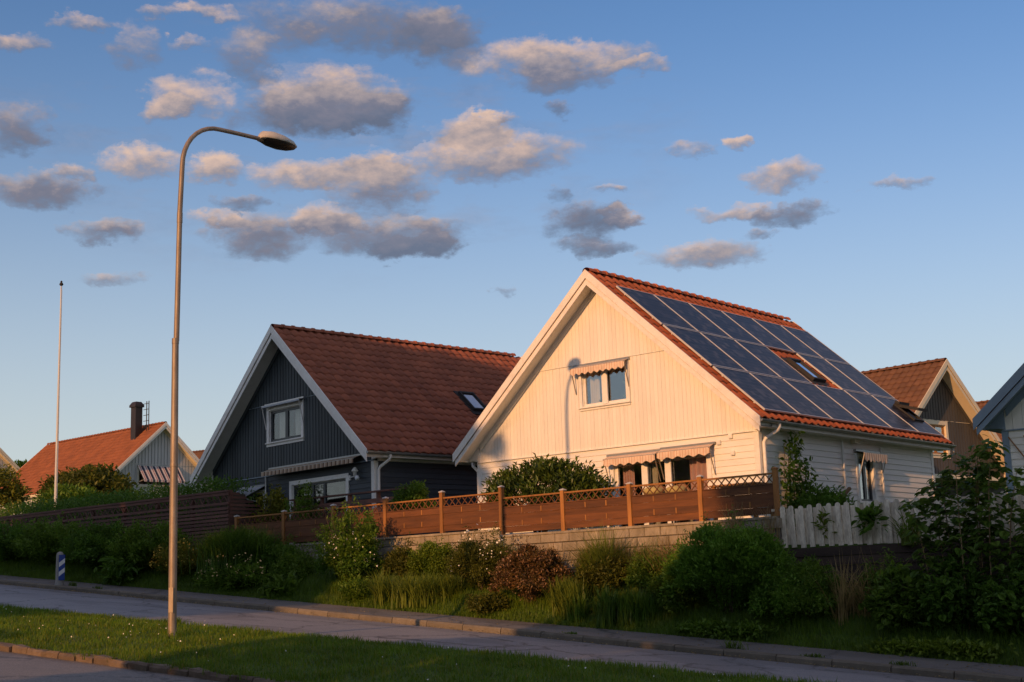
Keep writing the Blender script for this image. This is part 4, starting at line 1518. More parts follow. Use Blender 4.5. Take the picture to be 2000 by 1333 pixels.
for i in range(len(posts) - 1):
    x0, x1 = posts[i] + .052, posts[i + 1] - .052
    zb = 2.885 if posts[i] > -.9 else 3.02
    zt = zb + .80
    nb = 4
    bh = .135
    for k in range(nb):
        z = zb + k * (bh + .004)
        o = .012 if k % 2 else 0.0
        MB(f).box(x0, x1, -3.018 - o, -2.998 - o, z, z + bh + (.012 if k % 2 else .002)).build('board', 'fence_wood', fe)
    for t in (.34, .67):
        c = x0 + (x1 - x0) * t
        for k in (1, 3):
            z = zb + k * (bh + .004)
            MB(f).box(c - .014, c + .014, -3.04, -3.0305, z + .01, z + bh - .01).build('strap', 'fence_post', fe)
    z0 = zb + nb * (bh + .004)
    MB(f).box(x0, x1, -3.03, -2.98, z0, z0 + .03).build('rail', 'fence_wood', fe)
    MB(f).box(x0, x1, -3.03, -2.98, zt - .035, zt).build('rail', 'fence_post', fe)
    h = zt - .035 - (z0 + .03)
    n = 9
    st = (x1 - x0 - h * .95) / (n - 1)
    for k in range(n):
        a = x0 + k * st
        MB(f).bar((a, -3.008, z0 + .03), (a + h * .95, -3.008, zt - .035), .02, .014, (0, 1, 0)).build('lattice_slat', 'fence_wood', fe)
        MB(f).bar((a + h * .95, -2.995, z0 + .03), (a, -2.995, zt - .035), .02, .014, (0, 1, 0)).build('lattice_slat', 'fence_wood', fe)

# dark slatted fence farther up the street
sf = thing('slatted_fence', 'dark red-brown slatted fence with zigzag band below the hedge', 'fence', (-17.0, -3.0, 3.3))
f = rel(sf)
for x in np.arange(-24.5, -10.8, 1.7):
    MB(f).box(x - .045, x + .045, -2.99, -2.9, 3.0, 4.56).build('post', 'slat_wood', sf)
MB(f).box(-24.6, -10.85, -3.06, -2.88, 4.545, 4.60).build('cap_board', 'slat_wood', sf)
MB(f).box(-24.6, -10.85, -3.035, -3.0, 4.46, 4.54).build('rail', 'slat_wood', sf)
MB(f).box(-24.6, -10.85, -3.035, -3.0, 4.20, 4.27).build('rail', 'slat_wood', sf)
x = -24.5
k = 0
while x < -10.95:
    a, c = ((x, 4.27), (x + .14, 4.46)) if k % 2 else ((x + .14, 4.27), (x, 4.46))
    MB(f).bar((a[0], -3.01, a[1]), (c[0], -3.01, c[1]), .022, .016, (0, 1, 0)).build('zigzag_slat', 'slat_wood', sf)
    x += .14
    k += 1
for k in range(10):
    z = 4.10 - k * .102
    for (s, e) in ((-24.6, -19.3), (-19.29, -14.5), (-14.49, -10.86)):
        MB(f).box(s, e, -3.03, -3.008, z - .035, z + .035 + random.uniform(-.004, .004)).build('slat', 'slat_wood', sf)
for k in range(11):
    z = 4.5 - k * .105
    e = -3.0 + min(2.0, .35 + k * .24)
    MB(f).box(-10.86, -10.838, -2.99, e, z - .035, z + .035).build('slat', 'slat_wood', sf)
for (yy, zt) in ((-2.9, 4.55), (-2.0, 4.05), (-1.1, 3.6)):
    MB(f).box(-10.9, -10.862, yy - .04, yy + .04, 3.0, zt).build('post', 'slat_wood', sf)

# railing of the charcoal house's terrace
dr_ = thing('terrace_railing', 'brown plank railing in front of the charcoal house patio door', 'railing', (-7.5, -1.95, 3.0))
f = rel(dr_)
for x in (-9.3, -8.2, -7.1, -6.0, -5.0):
    MB(f).box(x - .04, x + .04, -1.98, -1.9, 2.75, 4.22).build('post', 'slat_wood', dr_)
for z in (3.5, 3.75, 4.0):
    MB(f).box(-9.4, -4.9, -2.005, -1.983, z - .06, z + .06).build('plank', 'slat_wood', dr_)
MB(f).box(-9.45, -4.85, -2.03, -1.88, 4.22, 4.26).build('handrail', 'slat_wood', dr_)

# timber retaining wall and white picket fence on the right
tw_ = thing('timber_wall', 'dark timber sleeper wall below the white picket fence', 'wall', (9.0, -3.0, 1.3))
f = rel(tw_)
for r_ in range(7):
    z = 2.2 - (r_ + 1) * .172
    x = 6.36 - (.9 if r_ % 2 else 0) * 0
    x0 = 6.36
    first = 1.3 if r_ % 2 else 2.4
    while x0 < 13.5:
        L_ = first
        first = 2.4
        MB(f).box(x0 + .004, x0 + L_ - .004, -3.12 + random.uniform(-.02, .02), -2.92, z + .004, z + .166).build('sleeper', 'sleeper_wood', tw_)
        x0 += L_
MB(f).box(6.34, 6.48, -3.17, -3.13, 1.0, 2.2).build('stake', 'sleeper_wood', tw_)

pf = thing('picket_fence', 'peeling white picket fence on top of the dark timber wall', 'fence', (8.6, -3.0, 2.2))
f = rel(pf)


def picket(h, w_, rounded):
    b = MB()
    poly = [(-w_ / 2, 0), (w_ / 2, 0)]
    if rounded:
        n = 7
        for i in range(n):
            a = math.pi * i / (n - 1)
            poly.append((math.cos(a) * w_ / 2, h - w_ / 2 + math.sin(a) * w_ / 2))
    else:
        poly += [(w_ / 2, h), (-w_ / 2, h)]
    b.prism(poly, -.009, .009)
    return b.mesh('picket', 'picket_paint')


pa, pb = picket(.80, .105, True), picket(.75, .105, False)
x = 6.42
k = 0
while x < 12.4:
    m4 = Matrix.Translation((x - 8.6 + random.uniform(-.008, .008), (-.03 if k % 2 == 0 else .012), .015 + random.uniform(-.012, .012) - .006 * (x - 6.4))) @ Matrix.Rotation(random.uniform(-.018, .018) - .02, 4, 'Y')
    inst('picket', pa if k % 2 == 0 else pb, pf, m4)
    x += .098
    k += 1
for z in (2.4, 2.82):
    MB(f).box(6.2, 12.4, -2.975, -2.93, z - .04, z + .04).build('rail', 'picket_paint', pf)
for x in (6.24, 8.3, 10.3, 12.3):
    MB(f).box(x - .045, x + .045, -2.93, -2.85, 2.1, 2.93).build('post', 'picket_paint', pf)
MB(f).box(6.17, 6.33, -3.03, -2.84, 2.93, 2.975).build('post_cap', 'picket_paint', pf)

# ------------------------------------------------------------------ street furniture
lp = thing('street_lamp', 'tall grey steel street lamp with curved arm on the grass verge', 'street lamp', (0.77, -13.0, .88))
b = MB()
b.tube([(0, 0, -.3), (0, 0.0, .05), (0, .0, 2.35), (0, .0, 5.05)], [.071, .07, .065, .056], 14)
pole = b.build('pole', 'galvanised', lp)
MB().tube([(0, 0, 2.92), (0, 0, 2.95), (0, 0, 2.98)], [.068, .07, .068], 14).build('collar', 'galvanised', pole)
MB().tube([(0, 0, 5.0), (0, 0, 5.09)], [.061, .059], 14).build('collar', 'galvanised', pole)
arc = [(0, .02, 5.05), (0, .06, 7.3)]
for i in range(10):
    t = i / 9 * math.pi / 2
    arc.append((0, .1 + .8 * (1 - math.cos(t)), 8.15 + .85 * math.sin(t)))
arc += [(0, 1.3, 9.02), (0, 1.86, 9.04)]
b = MB()
b.tube(arc, [.048, .045] + [.043, .042, .042, .041, .041, .04, .04, .04, .04, .04] + [.039, .038], 12)
b.build('arm', 'galvanised', lp)
MB().tube([(0, .058, 7.12), (0, .061, 7.3)], [.05, .049], 12).build('collar', 'galvanised', lp)
# lamp head: flattened drop, lifted at the neck
rings = [(1.78, .065, .06, .03), (1.85, .155, .15, .03), (2.04, .2, .185, .04), (2.28, .21, .165, .045), (2.49, .165, .115, .04), (2.61, .085, .05, .02), (2.645, .012, .0, .0)]
vs, fs = [], []
N_ = 18
for (yy, w_, ht, hb) in rings:
    zc = 9.05
    for k in range(N_):
        a = 2 * math.pi * k / N_
        s_ = math.sin(a)
        vs.append((w_ * math.cos(a), yy, zc + (ht if s_ > 0 else hb * .35) * s_))
for i in range(len(rings) - 1):
    for k in range(N_):
        k2 = (k + 1) % N_
        fs.append((i * N_ + k, i * N_ + k2, (i + 1) * N_ + k2, (i + 1) * N_ + k))
hd = MB().add(vs, fs, True).add(vs[:N_], [tuple(range(N_))]).build('lamp_head', 'lamp_shell', lp)
vs, fs = [], []
for (yy, w_, hb) in [(1.87, .12, .02), (2.04, .182, .06), (2.28, .194, .08), (2.47, .152, .065), (2.59, .07, .03)]:
    for k in range(11):
        a = math.pi + math.pi * k / 10
        vs.append((w_ * math.cos(a), yy, 9.035 + hb * math.sin(a)))
for i in range(4):
    for k in range(10):
        fs.append((i * 11 + k, i * 11 + k + 1, (i + 1) * 11 + k + 1, (i + 1) * 11 + k))
MB().add(vs, fs, True).build('lens', 'lamp_lens', hd)
sdoor = MB().box(-.036, .036, -.079, -.06, .55, .95).build('service_door', 'galvanised', pole)
sdoor.matrix_local = Matrix.Rotation(R(35), 4, 'Z')
MB().lathe([(.16, -.02), (.14, .035), (.085, .06), (.07, .075)], 14, (0, 0, .03)).build('base_collar', 'kerb_granite', pole)

fl = thing('flagpole', 'slim white flagpole without a flag behind the hedge', 'flagpole', (-29.8, 2.9, 4.2))
MB().tube([(0, 0, -.2), (0, 0, 5.5), (0, 0, 10.35)], [.066, .05, .028], 12).build('pole', 'pole_white', fl)
MB().lathe([(0, -.06), (.05, -.05), (.085, 0), (.06, .06), (.03, .09), (.05, .12), (.0, .17)], 12, (0, 0, 10.42)).build('finial', 'dark_metal', fl)
MB().tube([(.075, 0, 1.2), (.05, .02, 10.2)], .006, 5).build('halyard', 'pole_white', fl)

bo = thing('traffic_marker', 'grey marker post with blue and white striped plate on the kerb', 'bollard', (-14.05, -6.22, 2.08), None, 0.0)
b = MB()
b.lathe([(.12, -.05), (.12, .12), (.105, .16), (.1, .85), (.085, .93), (.04, .965), (.0, .97)], 14)
b.build('post', 'marker_post', bo)
# plate faces down the street, towards oncoming traffic
pf_ = Matrix.Rotation(R(84), 4, 'Z')
pl = MB().box(-.085, .085, -.128, -.115, .2, .88).build('plate', 'sign_blue', bo)
pl.matrix_local = pf_
for z in (.3, .55):
    b = MB()
    b.add([(-.083, -.1305, z), (.083, -.1305, z + .12), (.083, -.1305, z + .24), (-.083, -.1305, z + .12), (-.083, -.127, z), (.083, -.127, z + .12), (.083, -.127, z + .24), (-.083, -.127, z + .12)],
          [(0, 1, 2, 3), (7, 6, 5, 4), (0, 4, 5, 1), (1, 5, 6, 2), (2, 6, 7, 3), (3, 7, 4, 0)])
    b.build('stripe', 'sign_white', pl)

# ------------------------------------------------------------------ garden furniture behind the lattice
for (x, lab) in ((2.35, 'wicker garden chair with yellow cushion, left of the pair behind the lattice'), (2.95, 'wicker garden chair with yellow cushion, right of the pair behind the lattice')):
    ch_ = thing('garden_chair', lab, 'chair', (x, -1.6, 2.92 - .034 * x - .42 + .5), 'garden chairs behind the fence')
    MB().box(-.26, .26, -.25, .25, .34, .42).build('seat', 'wicker', ch_)
    vs, fs = [], []
    for i in range(9):
        a = math.pi * i / 8
        for d_ in (0, .06):
            vs.append((math.cos(a) * .27, .22 + d_ - .06 * math.sin(a), .42))
            vs.append((math.cos(a) * .25, .26 + d_, .62 + .26 * math.sin(a)))
    for i in range(8):
        o = i * 4
        fs += [(o, o + 4, o + 5, o + 1), (o + 2, o + 3, o + 7, o + 6), (o + 1, o + 5, o + 7, o + 3)]
    MB().add(vs, fs).build('backrest', 'wicker', ch_)
    vs, fs = [], []
    MB().lathe([(0, .11), (.12, .1), (.21, .06), (.235, 0), (.21, -.06), (.0, -.07)], 14, (0, .08, .72)).build('cushion', 'cushion', ch_)
    for sx in (-.22, .22):
        for sy in (-.21, .21):
            MB().tube([(sx, sy, 0), (sx, sy, .36)], .02, 6).build('leg', 'wicker', ch_)
tb = thing('garden_table', 'wooden garden table behind the right end of the lattice', 'table', (4.75, -1.7, 2.86))
for k in range(5):
    MB().box(-.55, .55, -.42 + k * .17, -.42 + k * .17 + .155, .72, .75).build('plank', 'fence_post', tb)
for sx in (-.48, .48):
    for sy in (-.35, .35):
        MB().box(sx - .035, sx + .035, sy - .035, sy + .035, 0, .72).build('leg', 'fence_post', tb)

# ------------------------------------------------------------------ plants


def ell_clumps(rx, ry, h, n, leaf, asp, r, k=26, flat=0.85, jag=0.25, zmin=0.03, out=0.6, up=0.25, spread=0.30, big=False):
    """leaves gathered in clumps through an ellipsoid of half-width rx, ry and height h"""
    d = unit(k, r)
    d[:, 2] = np.abs(d[:, 2]) * 1.25 - .35
    rad = r.uniform(.5, 1.0, (k, 1)) ** .6 * (1 - jag * r.uniform(0, 1, (k, 1)) * .6)
    C = d * rad * np.array([rx, ry, h * .5]) * (1 - spread * .55) + np.array([0, 0, h * .5])
    cs = r.uniform(.7, 1.25, k) * spread
    which = r.integers(0, k, n)
    P = C[which] + (unit(n, r) * r.uniform(.15, 1, (n, 1)) ** .5) * (cs[which][:, None] * np.array([rx, ry, h * .5 * flat]))
    P = P + r.normal(size=(n, 3)) * leaf * .4
    P = P[P[:, 2] > zmin]
    n = len(P)
    o = (P - np.array([0, 0, h * .4])) / np.array([rx, ry, h * .5])
    o /= (np.linalg.norm(o, axis=1, keepdims=True) + 1e-6)
    D = o * out + unit(n, r) * .75 + np.array([0, 0, up])
    Nn = unit(n, r) * .6 + np.array([0, 0, 1.0]) + o * .4
    f_ = bigleafset if big else leafset
    return f_(P, D, Nn, leaf * r.uniform(.6, 1.35, n), asp)


def shoots(rx, ry, h, n, leaf, asp, r, ns=90, arch=0.5, per=None, big=False, tipdrop=0.35):
    """leaves along arching shoots that rise from the base"""
    a = r.uniform(0, 2 * np.pi, ns)
    q = np.sqrt(r.uniform(0.02, 1, ns))
    hh = h * (1.0 - .45 * q ** 2) * r.uniform(.75, 1.08, ns)
    S, Dd = [], []
    t = r.uniform(.12, 1, n) ** .8
    w = r.integers(0, ns, n)
    ex, ey = np.cos(a) * rx * q, np.sin(a) * ry * q
    x = ex[w] * (t ** 1.2)
    y = ey[w] * (t ** 1.2)
    z = hh[w] * (t * (1 + arch * q[w] * .5) - arch * q[w] * .5 * t ** 3)
    P = np.stack([x, y, z], -1) + r.normal(size=(n, 3)) * leaf * .45
    P[:, 2] = np.maximum(P[:, 2], .02)
    D = np.stack([ex[w] / rx * .8, ey[w] / ry * .8, np.full(n, .55 - tipdrop * 0)], -1) + unit(n, r) * .8
    Nn = unit(n, r) * .6 + np.array([0, 0, 1.0])
    f_ = bigleafset if big else leafset
    return f_(P, D, Nn, leaf * r.uniform(.6, 1.3, n), asp)


def ground_at(x, y):
    if y > -3.0:
        return float(yard_z(x))
    if y < -5.1:
        return float(pave_z(x))
    t = np.interp(y, [-5.1, -4.4, -3.7, -3.02], [0, .42, .75, 1.0])
    return float(pave_z(x) * (1 - t) + bank_top(x) * t)


def plant(name, label, cat, x, y, sets, zb=None, group=None, stems=None, seed=0):
    """sets: list of (part name, verts, tris, material)"""
    z = ground_at(x, y) if zb is None else zb
    t = thing(name, label, cat, (x, y, z), group)
    for nm, (V, T), mat in sets:
        link(nm, tri_mesh(nm, V, T, mat), t)
    if stems:
        n, rx, ry, h, rad = stems
        r = random.Random(seed)
        b = MB()
        for i in range(n):
            a = r.uniform(0, 6.28)
            q = r.uniform(.15, .75)
            b.tube([(math.cos(a) * rx * .08, math.sin(a) * ry * .08, -.1), (math.cos(a) * rx * q * .4, math.sin(a) * ry * q * .4, h * .4), (math.cos(a) * rx * q, math.sin(a) * ry * q, h * r.uniform(.7, .92))], [rad, rad * .75, rad * .3], 5)
        b.build('stems', 'bark', t)
    return t


def dots(P, size, r):
    """small five-petalled blossoms"""
    n = len(P)
    Nn = unit(n, r) * .7 + np.array([0.35, -.6, .6])
    Nn /= np.linalg.norm(Nn, axis=1, keepdims=True)
    A = np.cross(Nn, np.array([0.3, 0.2, 1.0]))
    A /= np.linalg.norm(A, axis=1, keepdims=True)
    B = np.cross(Nn, A)
    s = size * r.uniform(.6, 1.2, n)[:, None]
    V = [P + Nn * s * .2]
    for k_ in range(6):
        a_ = k_ * math.pi / 3
        V.append(P + (A * math.cos(a_) + B * math.sin(a_)) * s)
    V = np.stack(V, 1)
    T = np.array([[0, k_ + 1, (k_ + 1) % 6 + 1] for k_ in range(6)])
    T = (T[None] + (np.arange(n) * 7)[:, None, None]).reshape(-1, 3)
    return V.reshape(-1, 3), T


def surf(n, rx, ry, h, r, lo=.2):
    d = unit(n, r)
    d[:, 1] = -np.abs(d[:, 1])
    d[:, 2] = np.abs(d[:, 2]) * 1.3 - .3 + lo * .5
    return d * np.array([rx, ry, h * .5]) * r.uniform(.88, 1.03, (n, 1)) + np.array([0, 0, h * .5])


def rg(s):
    return np.random.default_rng(s)


# hedge behind the slatted fence
r = rg(1)
n = 42000
P = np.stack([r.uniform(-7, 7, n), r.uniform(-.75, .75, n), r.uniform(0, 1.85, n)], -1)
m = (np.abs(P[:, 1]) > .55) | (P[:, 2] > 1.5) | (r.uniform(0, 1, n) < .12)
P = P[m]
P += r.normal(size=P.shape) * .05
P[:, 2] += .06 * np.sin(P[:, 0] * 2.3) + .05 * np.sin(P[:, 0] * 5.1 + 1) - .0 * P[:, 0]
n = len(P)
V, T = leafset(P, unit(n, r) + np.array([0, -.3, .6]), unit(n, r) + np.array([0, -.2, .6]), .085 * r.uniform(.6, 1.5, n), .5)
hg = thing('hedge', 'long clipped dark green hedge behind the slatted fence', 'hedge', (-19.3, -1.6, 3.2))
link('foliage', tri_mesh('foliage', V, T, 'leaf_deep'), hg)
MB().box(-6.8, 6.8, -.45, .45, 0, 1.45).build('inner_branches', 'bark', hg)

# the bank from left to right
for i, (x, w_, h, mt, lab) in enumerate([(-20.2, 1.7, 1.4, 'leaf_deep', 'dark green shrub at the far left of the bank'),
                                         (-17.6, 1.7, 1.5, 'leaf_mid', 'dark green shrub behind the striped marker post'),
                                         (-15.0, 1.6, 1.45, 'leaf_deep', 'broad dark shrub just right of the striped marker post'),
                                         (-12.7, 1.5, 1.5, 'leaf_mid', 'dark leafy shrub left of the yellow-flowered bush')]):
    r = rg(20 + i)
    plant('shrub', lab, 'shrub', x, -4.35, [('foliage', shoots(w_ * 1.15, .9, h, 9500, .12, .3, r, 120, .7), mt), ('lower_leaves', ell_clumps(w_, .85, h * .75, 4500, .11, .42, r), mt)], zb=ground_at(x, -4.35) - .1, group='shrubs on the bank', stems=(10, w_, .7, h, .02), seed=i)
r = rg(30)
plant('flowering_bush', 'yellow-flowered bush right behind the lamp post', 'bush', -11.0, -4.5, [('foliage', shoots(1.15, .8, 1.2, 5500, .09, .4, r, 70, .5), 'leaf_yellow'), ('blossom', dots(surf(90, 1.05, .7, 1.15, r), .024, r), 'yellow_petals')], zb=2.05, stems=(8, 1, .7, 1.1, .015))
r = rg(31)
Pb = np.stack([r.normal(size=4200) * .42, r.normal(size=4200) * .3, np.zeros(4200)], -1)
Vb = blades(Pb, 1.15, .75, .022, r)
plant('juniper', 'feathery dark green juniper mound under the left end of the lattice fence', 'shrub', -9.0, -4.1, [('foliage', shoots(1.25, .75, 1.15, 9000, .10, .16, r, 150, .9), 'leaf_mid'), ('needles', Vb, 'reed_deep')], zb=2.3)
r = rg(32)
plant('perennials', 'clump of pale yellow perennials below the juniper mound', 'perennials', -8.4, -4.75, [('foliage', shoots(1.5, .45, .85, 5200, .12, .4, r, 80, .3), 'leaf_mid'), ('blossom', dots(surf(70, 1.45, .42, 1.0, r, .5), .024, r), 'pale_petals')], zb=1.68)
r = rg(33)
plant('hosta', 'low broad-leaved hosta at the pavement edge', 'plant', -6.35, -4.85, [('leaves', shoots(.6, .4, .5, 170, .26, .55, r, 40, .8, big=True), 'leaf_mid')], zb=1.5)
r = rg(34)
plant('hosta', 'broad-leaved dark hosta left of the lamp post foot', 'plant', -13.1, -4.95, [('leaves', shoots(.7, .4, .6, 160, .3, .5, r, 40, .8, big=True), 'leaf_deep')], zb=2.05)
r = rg(35)
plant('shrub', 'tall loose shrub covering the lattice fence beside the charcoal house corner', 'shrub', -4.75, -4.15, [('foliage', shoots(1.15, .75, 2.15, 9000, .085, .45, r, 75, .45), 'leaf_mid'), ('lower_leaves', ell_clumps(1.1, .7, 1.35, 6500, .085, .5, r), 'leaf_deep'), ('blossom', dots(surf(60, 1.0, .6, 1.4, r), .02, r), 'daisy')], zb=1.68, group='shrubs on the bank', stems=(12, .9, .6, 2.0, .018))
r = rg(36)
plant('shrub', 'small leafy green plant at the foot of the tall loose shrub', 'plant', -3.75, -4.85, [('foliage', shoots(.5, .35, .75, 1600, .1, .4, r, 40, .5), 'leaf_mid')], zb=1.33)
r = rg(37)
plant('shrub', 'small round green shrub against the block wall', 'shrub', -2.3, -3.75, [('foliage', ell_clumps(.78, .5, 1.12, 6000, .06, .5, r), 'leaf_light'), ('shoots', shoots(.75, .45, 1.2, 1500, .06, .4, r, 40, .3), 'leaf_mid')], zb=1.72)


def reed(name, label, x, y, rx, ry, h, n, mat, seed, zb=None, wid=.026, lean=.7, cat='plant', extra=None, group=None):
    r = rg(seed)
    k = max(4, int(rx * 7))
    C = np.stack([r.uniform(-rx, rx, k), r.uniform(-ry, ry, k), np.zeros(k)], -1)
    w = r.integers(0, k, n)
    P = C[w] + np.stack([r.normal(size=n) * .09, r.normal(size=n) * .09, np.zeros(n)], -1)
    hh = h * (.75 + .35 * r.uniform(0, 1, k))[w]
    return plant(name, label, cat, x, y, [('leaves', blades(P, hh, lean, wid, r, 4), mat)] + (extra or []), zb=zb, group=group)


reed('daylily', 'sunlit clump of arching daylily leaves left of the white-flowered shrub', -1.95, -4.6, 1.0, .35, .85, 1500, 'reed_blade', 40, zb=1.3)
reed('tall_grass', 'yellowish tall grass between the loose shrub and the daylilies', -3.2, -4.4, .75, .45, .55, 1900, 'reed_blade', 41, zb=1.4, wid=.014)
r = rg(42)
plant('flowering_bush', 'olive green shrub dotted with white flowers left of the barberry', 'bush', -.45, -4.15, [('foliage', ell_clumps(.95, .6, 1.65, 10000, .06, .4, r, 34), 'leaf_olive'), ('shoots', shoots(1.0, .55, 1.85, 4200, .06, .35, r, 60, .3), 'leaf_olive'), ('blossom', dots(surf(45, .84, .58, 1.6, r, .4), .02, r), 'daisy')], zb=1.32, stems=(9, .6, .4, 1.4, .016))
r = rg(43)
plant('barberry', 'round clipped red-brown barberry bush', 'bush', 1.2, -4.45, [('foliage', ell_clumps(1.05, .8, 1.5, 17000, .055, .5, r, 90, spread=.19, jag=.15), 'leaf_barberry'), ('shoots', shoots(1.05, .75, 1.6, 2500, .055, .4, r, 90, .7), 'leaf_barberry')], zb=1.1, stems=(10, .7, .5, 1.1, .015))
reed('ornamental_grass', 'feathery grass clump against the wall right of the barberry', 2.9, -3.75, .75, .3, 1.35, 1500, 'reed_blade', 44, zb=1.4, wid=.016)
r = rg(45)
plant('shrub', 'low olive shrub behind the iris leaves', 'shrub', 2.75, -4.0, [('foliage', ell_clumps(.72, .5, 1.1, 4600, .07, .45, r), 'leaf_olive'), ('shoots', shoots(.75, .45, 1.25, 1500, .07, .35, r, 40, .3), 'leaf_olive')], zb=1.25)
r = rg(46)
plant('shrub', 'small dark shrub left of the big rounded green bush', 'shrub', 3.95, -3.95, [('foliage', ell_clumps(.75, .5, 1.2, 5200, .07, .45, r), 'leaf_mid'), ('shoots', shoots(.75, .45, 1.35, 1500, .07, .35, r, 40, .3), 'leaf_mid')], zb=1.15)
reed('ornamental_grass', 'straw-tipped grass clump beside the big rounded bush', 4.1, -3.6, .6, .25, 1.5, 900, 'straw_blade', 47, zb=1.2, wid=.014)
reed('iris', 'sunlit upright iris leaves just right of the barberry', 2.3, -4.75, .55, .25, .82, 700, 'reed_blade', 48, zb=.92, lean=.45, wid=.028)
reed('iris', 'shaded upright iris leaves left of the big rounded bush', 3.75, -4.75, 1.0, .25, .78, 1300, 'reed_deep', 49, zb=.82, lean=.45, wid=.028)
r = rg(50)
plant('spirea', 'big rounded fresh green spirea bush at the right end of the block wall', 'bush', 5.9, -4.3, [('foliage', ell_clumps(1.45, 1.0, 2.1, 26000, .07, .5, r, 130, spread=.17, jag=.2, out=1.0, up=.5), 'leaf_spirea'), ('shoots', shoots(1.4, .95, 2.1, 8000, .07, .42, r, 260, .9), 'leaf_spirea')], zb=.78, stems=(14, 1.1, .7, 1.8, .016))
reed('tall_grass', 'thin grass seed heads standing above the spirea', 5.75, -3.35, .55, .15, .75, 220, 'straw_blade', 51, zb=2.3, wid=.01, lean=.35)
r = rg(52)
plant('shrub', 'dark olive shrub below the left end of the picket fence', 'shrub', 7.5, -4.3, [('foliage', ell_clumps(.8, .65, 1.5, 7500, .06, .45, r, 40), 'leaf_mid'), ('shoots', shoots(.8, .6, 1.5, 3000, .07, .3, r, 60, .6), 'leaf_deep')], zb=.6, stems=(8, .6, .4, 1.2, .014))
reed('dry_grass', 'tuft of dry straw-coloured grass before the timber wall', 8.45, -4.1, .28, .25, 1.35, 420, 'straw_blade', 53, zb=.62, wid=.016, lean=.6)
r = rg(54)
plant('ground_cover', 'low leafy plants at the foot of the big rounded bush', 'plants', 6.1, -5.0, [('leaves', ell_clumps(1.3, .2, .32, 1800, .09, .55, r, 40), 'leaf_mid')], zb=.58)
for i, (x, w_, h, y, zb, mt, lab) in enumerate([(9.35, .75, 1.45, -4.3, .36, 'leaf_mid', 'bright green bramble at the left of the lower right thicket'),
                                                (10.3, .8, 1.6, -4.25, .3, 'leaf_deep', 'dark leafy bramble in the middle of the lower right thicket'),
                                                (11.35, .85, 1.6, -4.3, .22, 'leaf_deep', 'leafy bramble at the right edge below the tall sapling')]):
    r = rg(60 + i)
    plant('bramble', lab, 'shrub', x, y, [('foliage', ell_clumps(w_, .65, h, 2600, .115, .85, r, 34, big=True, up=.1), mt), ('shoots', shoots(w_, .6, h, 900, .11, .5, r, 40, .6, big=True), mt)], zb=zb, group='brambles on the bank', stems=(8, w_ * .8, .5, h, .012))
r = rg(64)
plant('ground_cover', 'low weeds at the pavement edge under the right thicket', 'plants', 9.9, -4.98, [('leaves', ell_clumps(1.6, .2, .35, 1700, .1, .5, r, 40), 'leaf_light')], zb=.2)

# fillers that knit the planting together
for i, (x, y, w_, h, zb, mt, lab) in enumerate([(-6.75, -4.15, .85, 1.15, 1.65, 'leaf_mid', 'leafy green shrub between the perennials and the tall loose shrub'),
                                                (-3.3, -3.75, .7, .95, 1.75, 'leaf_olive', 'low olive shrub between the tall loose shrub and the small round shrub'),
                                                (.35, -4.85, .55, .5, 1.05, 'leaf_olive', 'low tangle at the foot of the barberry on its left'),
                                                (4.75, -4.35, .65, 1.2, .8, 'leaf_mid', 'green shrub leaning against the left side of the big rounded bush'),
                                                (7.05, -4.55, .6, 1.25, .6, 'leaf_spirea', 'green shrub leaning against the right side of the big rounded bush'),
                                                (8.8, -3.85, .6, 1.15, .7, 'leaf_mid', 'dark green shrub behind the dry grass before the timber wall'),
                                                (-11.6, -4.2, .8, 1.25, 2.0, 'leaf_mid', 'green shrub behind the yellow-flowered bush'),
                                                (-7.6, -3.9, .9, 1.1, 1.95, 'leaf_deep', 'dark shrub between juniper mound and lattice fence')]):
    r = rg(140 + i)
    plant('shrub', lab, 'shrub', x, y, [('foliage', ell_clumps(w_, .5, h, int(5200 * w_), .075, .45, r, 30, jag=.5), mt), ('shoots', shoots(w_ * 1.1, .5, h * 1.2, int(2600 * w_), .075, .35, r, 36, .4), mt)], zb=zb, stems=(7, w_ * .7, .3, h, .012), seed=i)
reed('tall_grass', 'long grass growing up against the block wall left of the barberry', -1.3, -3.45, 1.3, .18, .75, 1300, 'reed_blade', 150, zb=1.95, wid=.014, lean=.6)
reed('tall_grass', 'long grass growing up against the block wall right of the barberry', 2.2, -3.4, 1.2, .15, .7, 1000, 'straw_blade', 151, zb=1.85, wid=.012, lean=.6)

# tall big-leaved sapling on the right
r = rg(70)
sp_ = thing('sapling', 'tall sapling clump with large dark leaves before the slate trimmed house', 'tree', (10.5, -4.15, .55))
st_ = [(-.85, -.1, 2.3), (-.45, .15, 2.75), (-.1, -.1, 3.05), (.2, .1, 3.35), (.45, -.05, 3.2), (.75, .1, 2.75), (1.05, 0, 2.3), (-.65, .2, 2.55), (.1, .2, 2.9)]
Ps, Ds = [], []
for i, (x, y, h) in enumerate(st_):
    pts = [(x * .7, y, -.2), (x * .8, y, h * .4), (x * .95, y + .05, h * .75), (x * 1.12 + .06, y, h)]
    MB().tube(pts, [.014, .012, .009, .004], 6).build('stem', 'cane', sp_)
    n = 135
    t = r.uniform(.38, 1.02, n)
    pp = np.stack([np.interp(t, [0, .4, .75, 1], [q_[k] for q_ in pts]) for k in range(3)], -1)
    a = r.uniform(0, 6.28, n)
    d = np.stack([np.cos(a), np.sin(a), r.uniform(-.35, .25, n)], -1)
    pp += d * r.uniform(.02, .34, (n, 1)) * (1.15 - t[:, None] * .55)
    Ps.append(pp)
    Ds.append(d)
Ps, Ds = np.concatenate(Ps), np.concatenate(Ds)
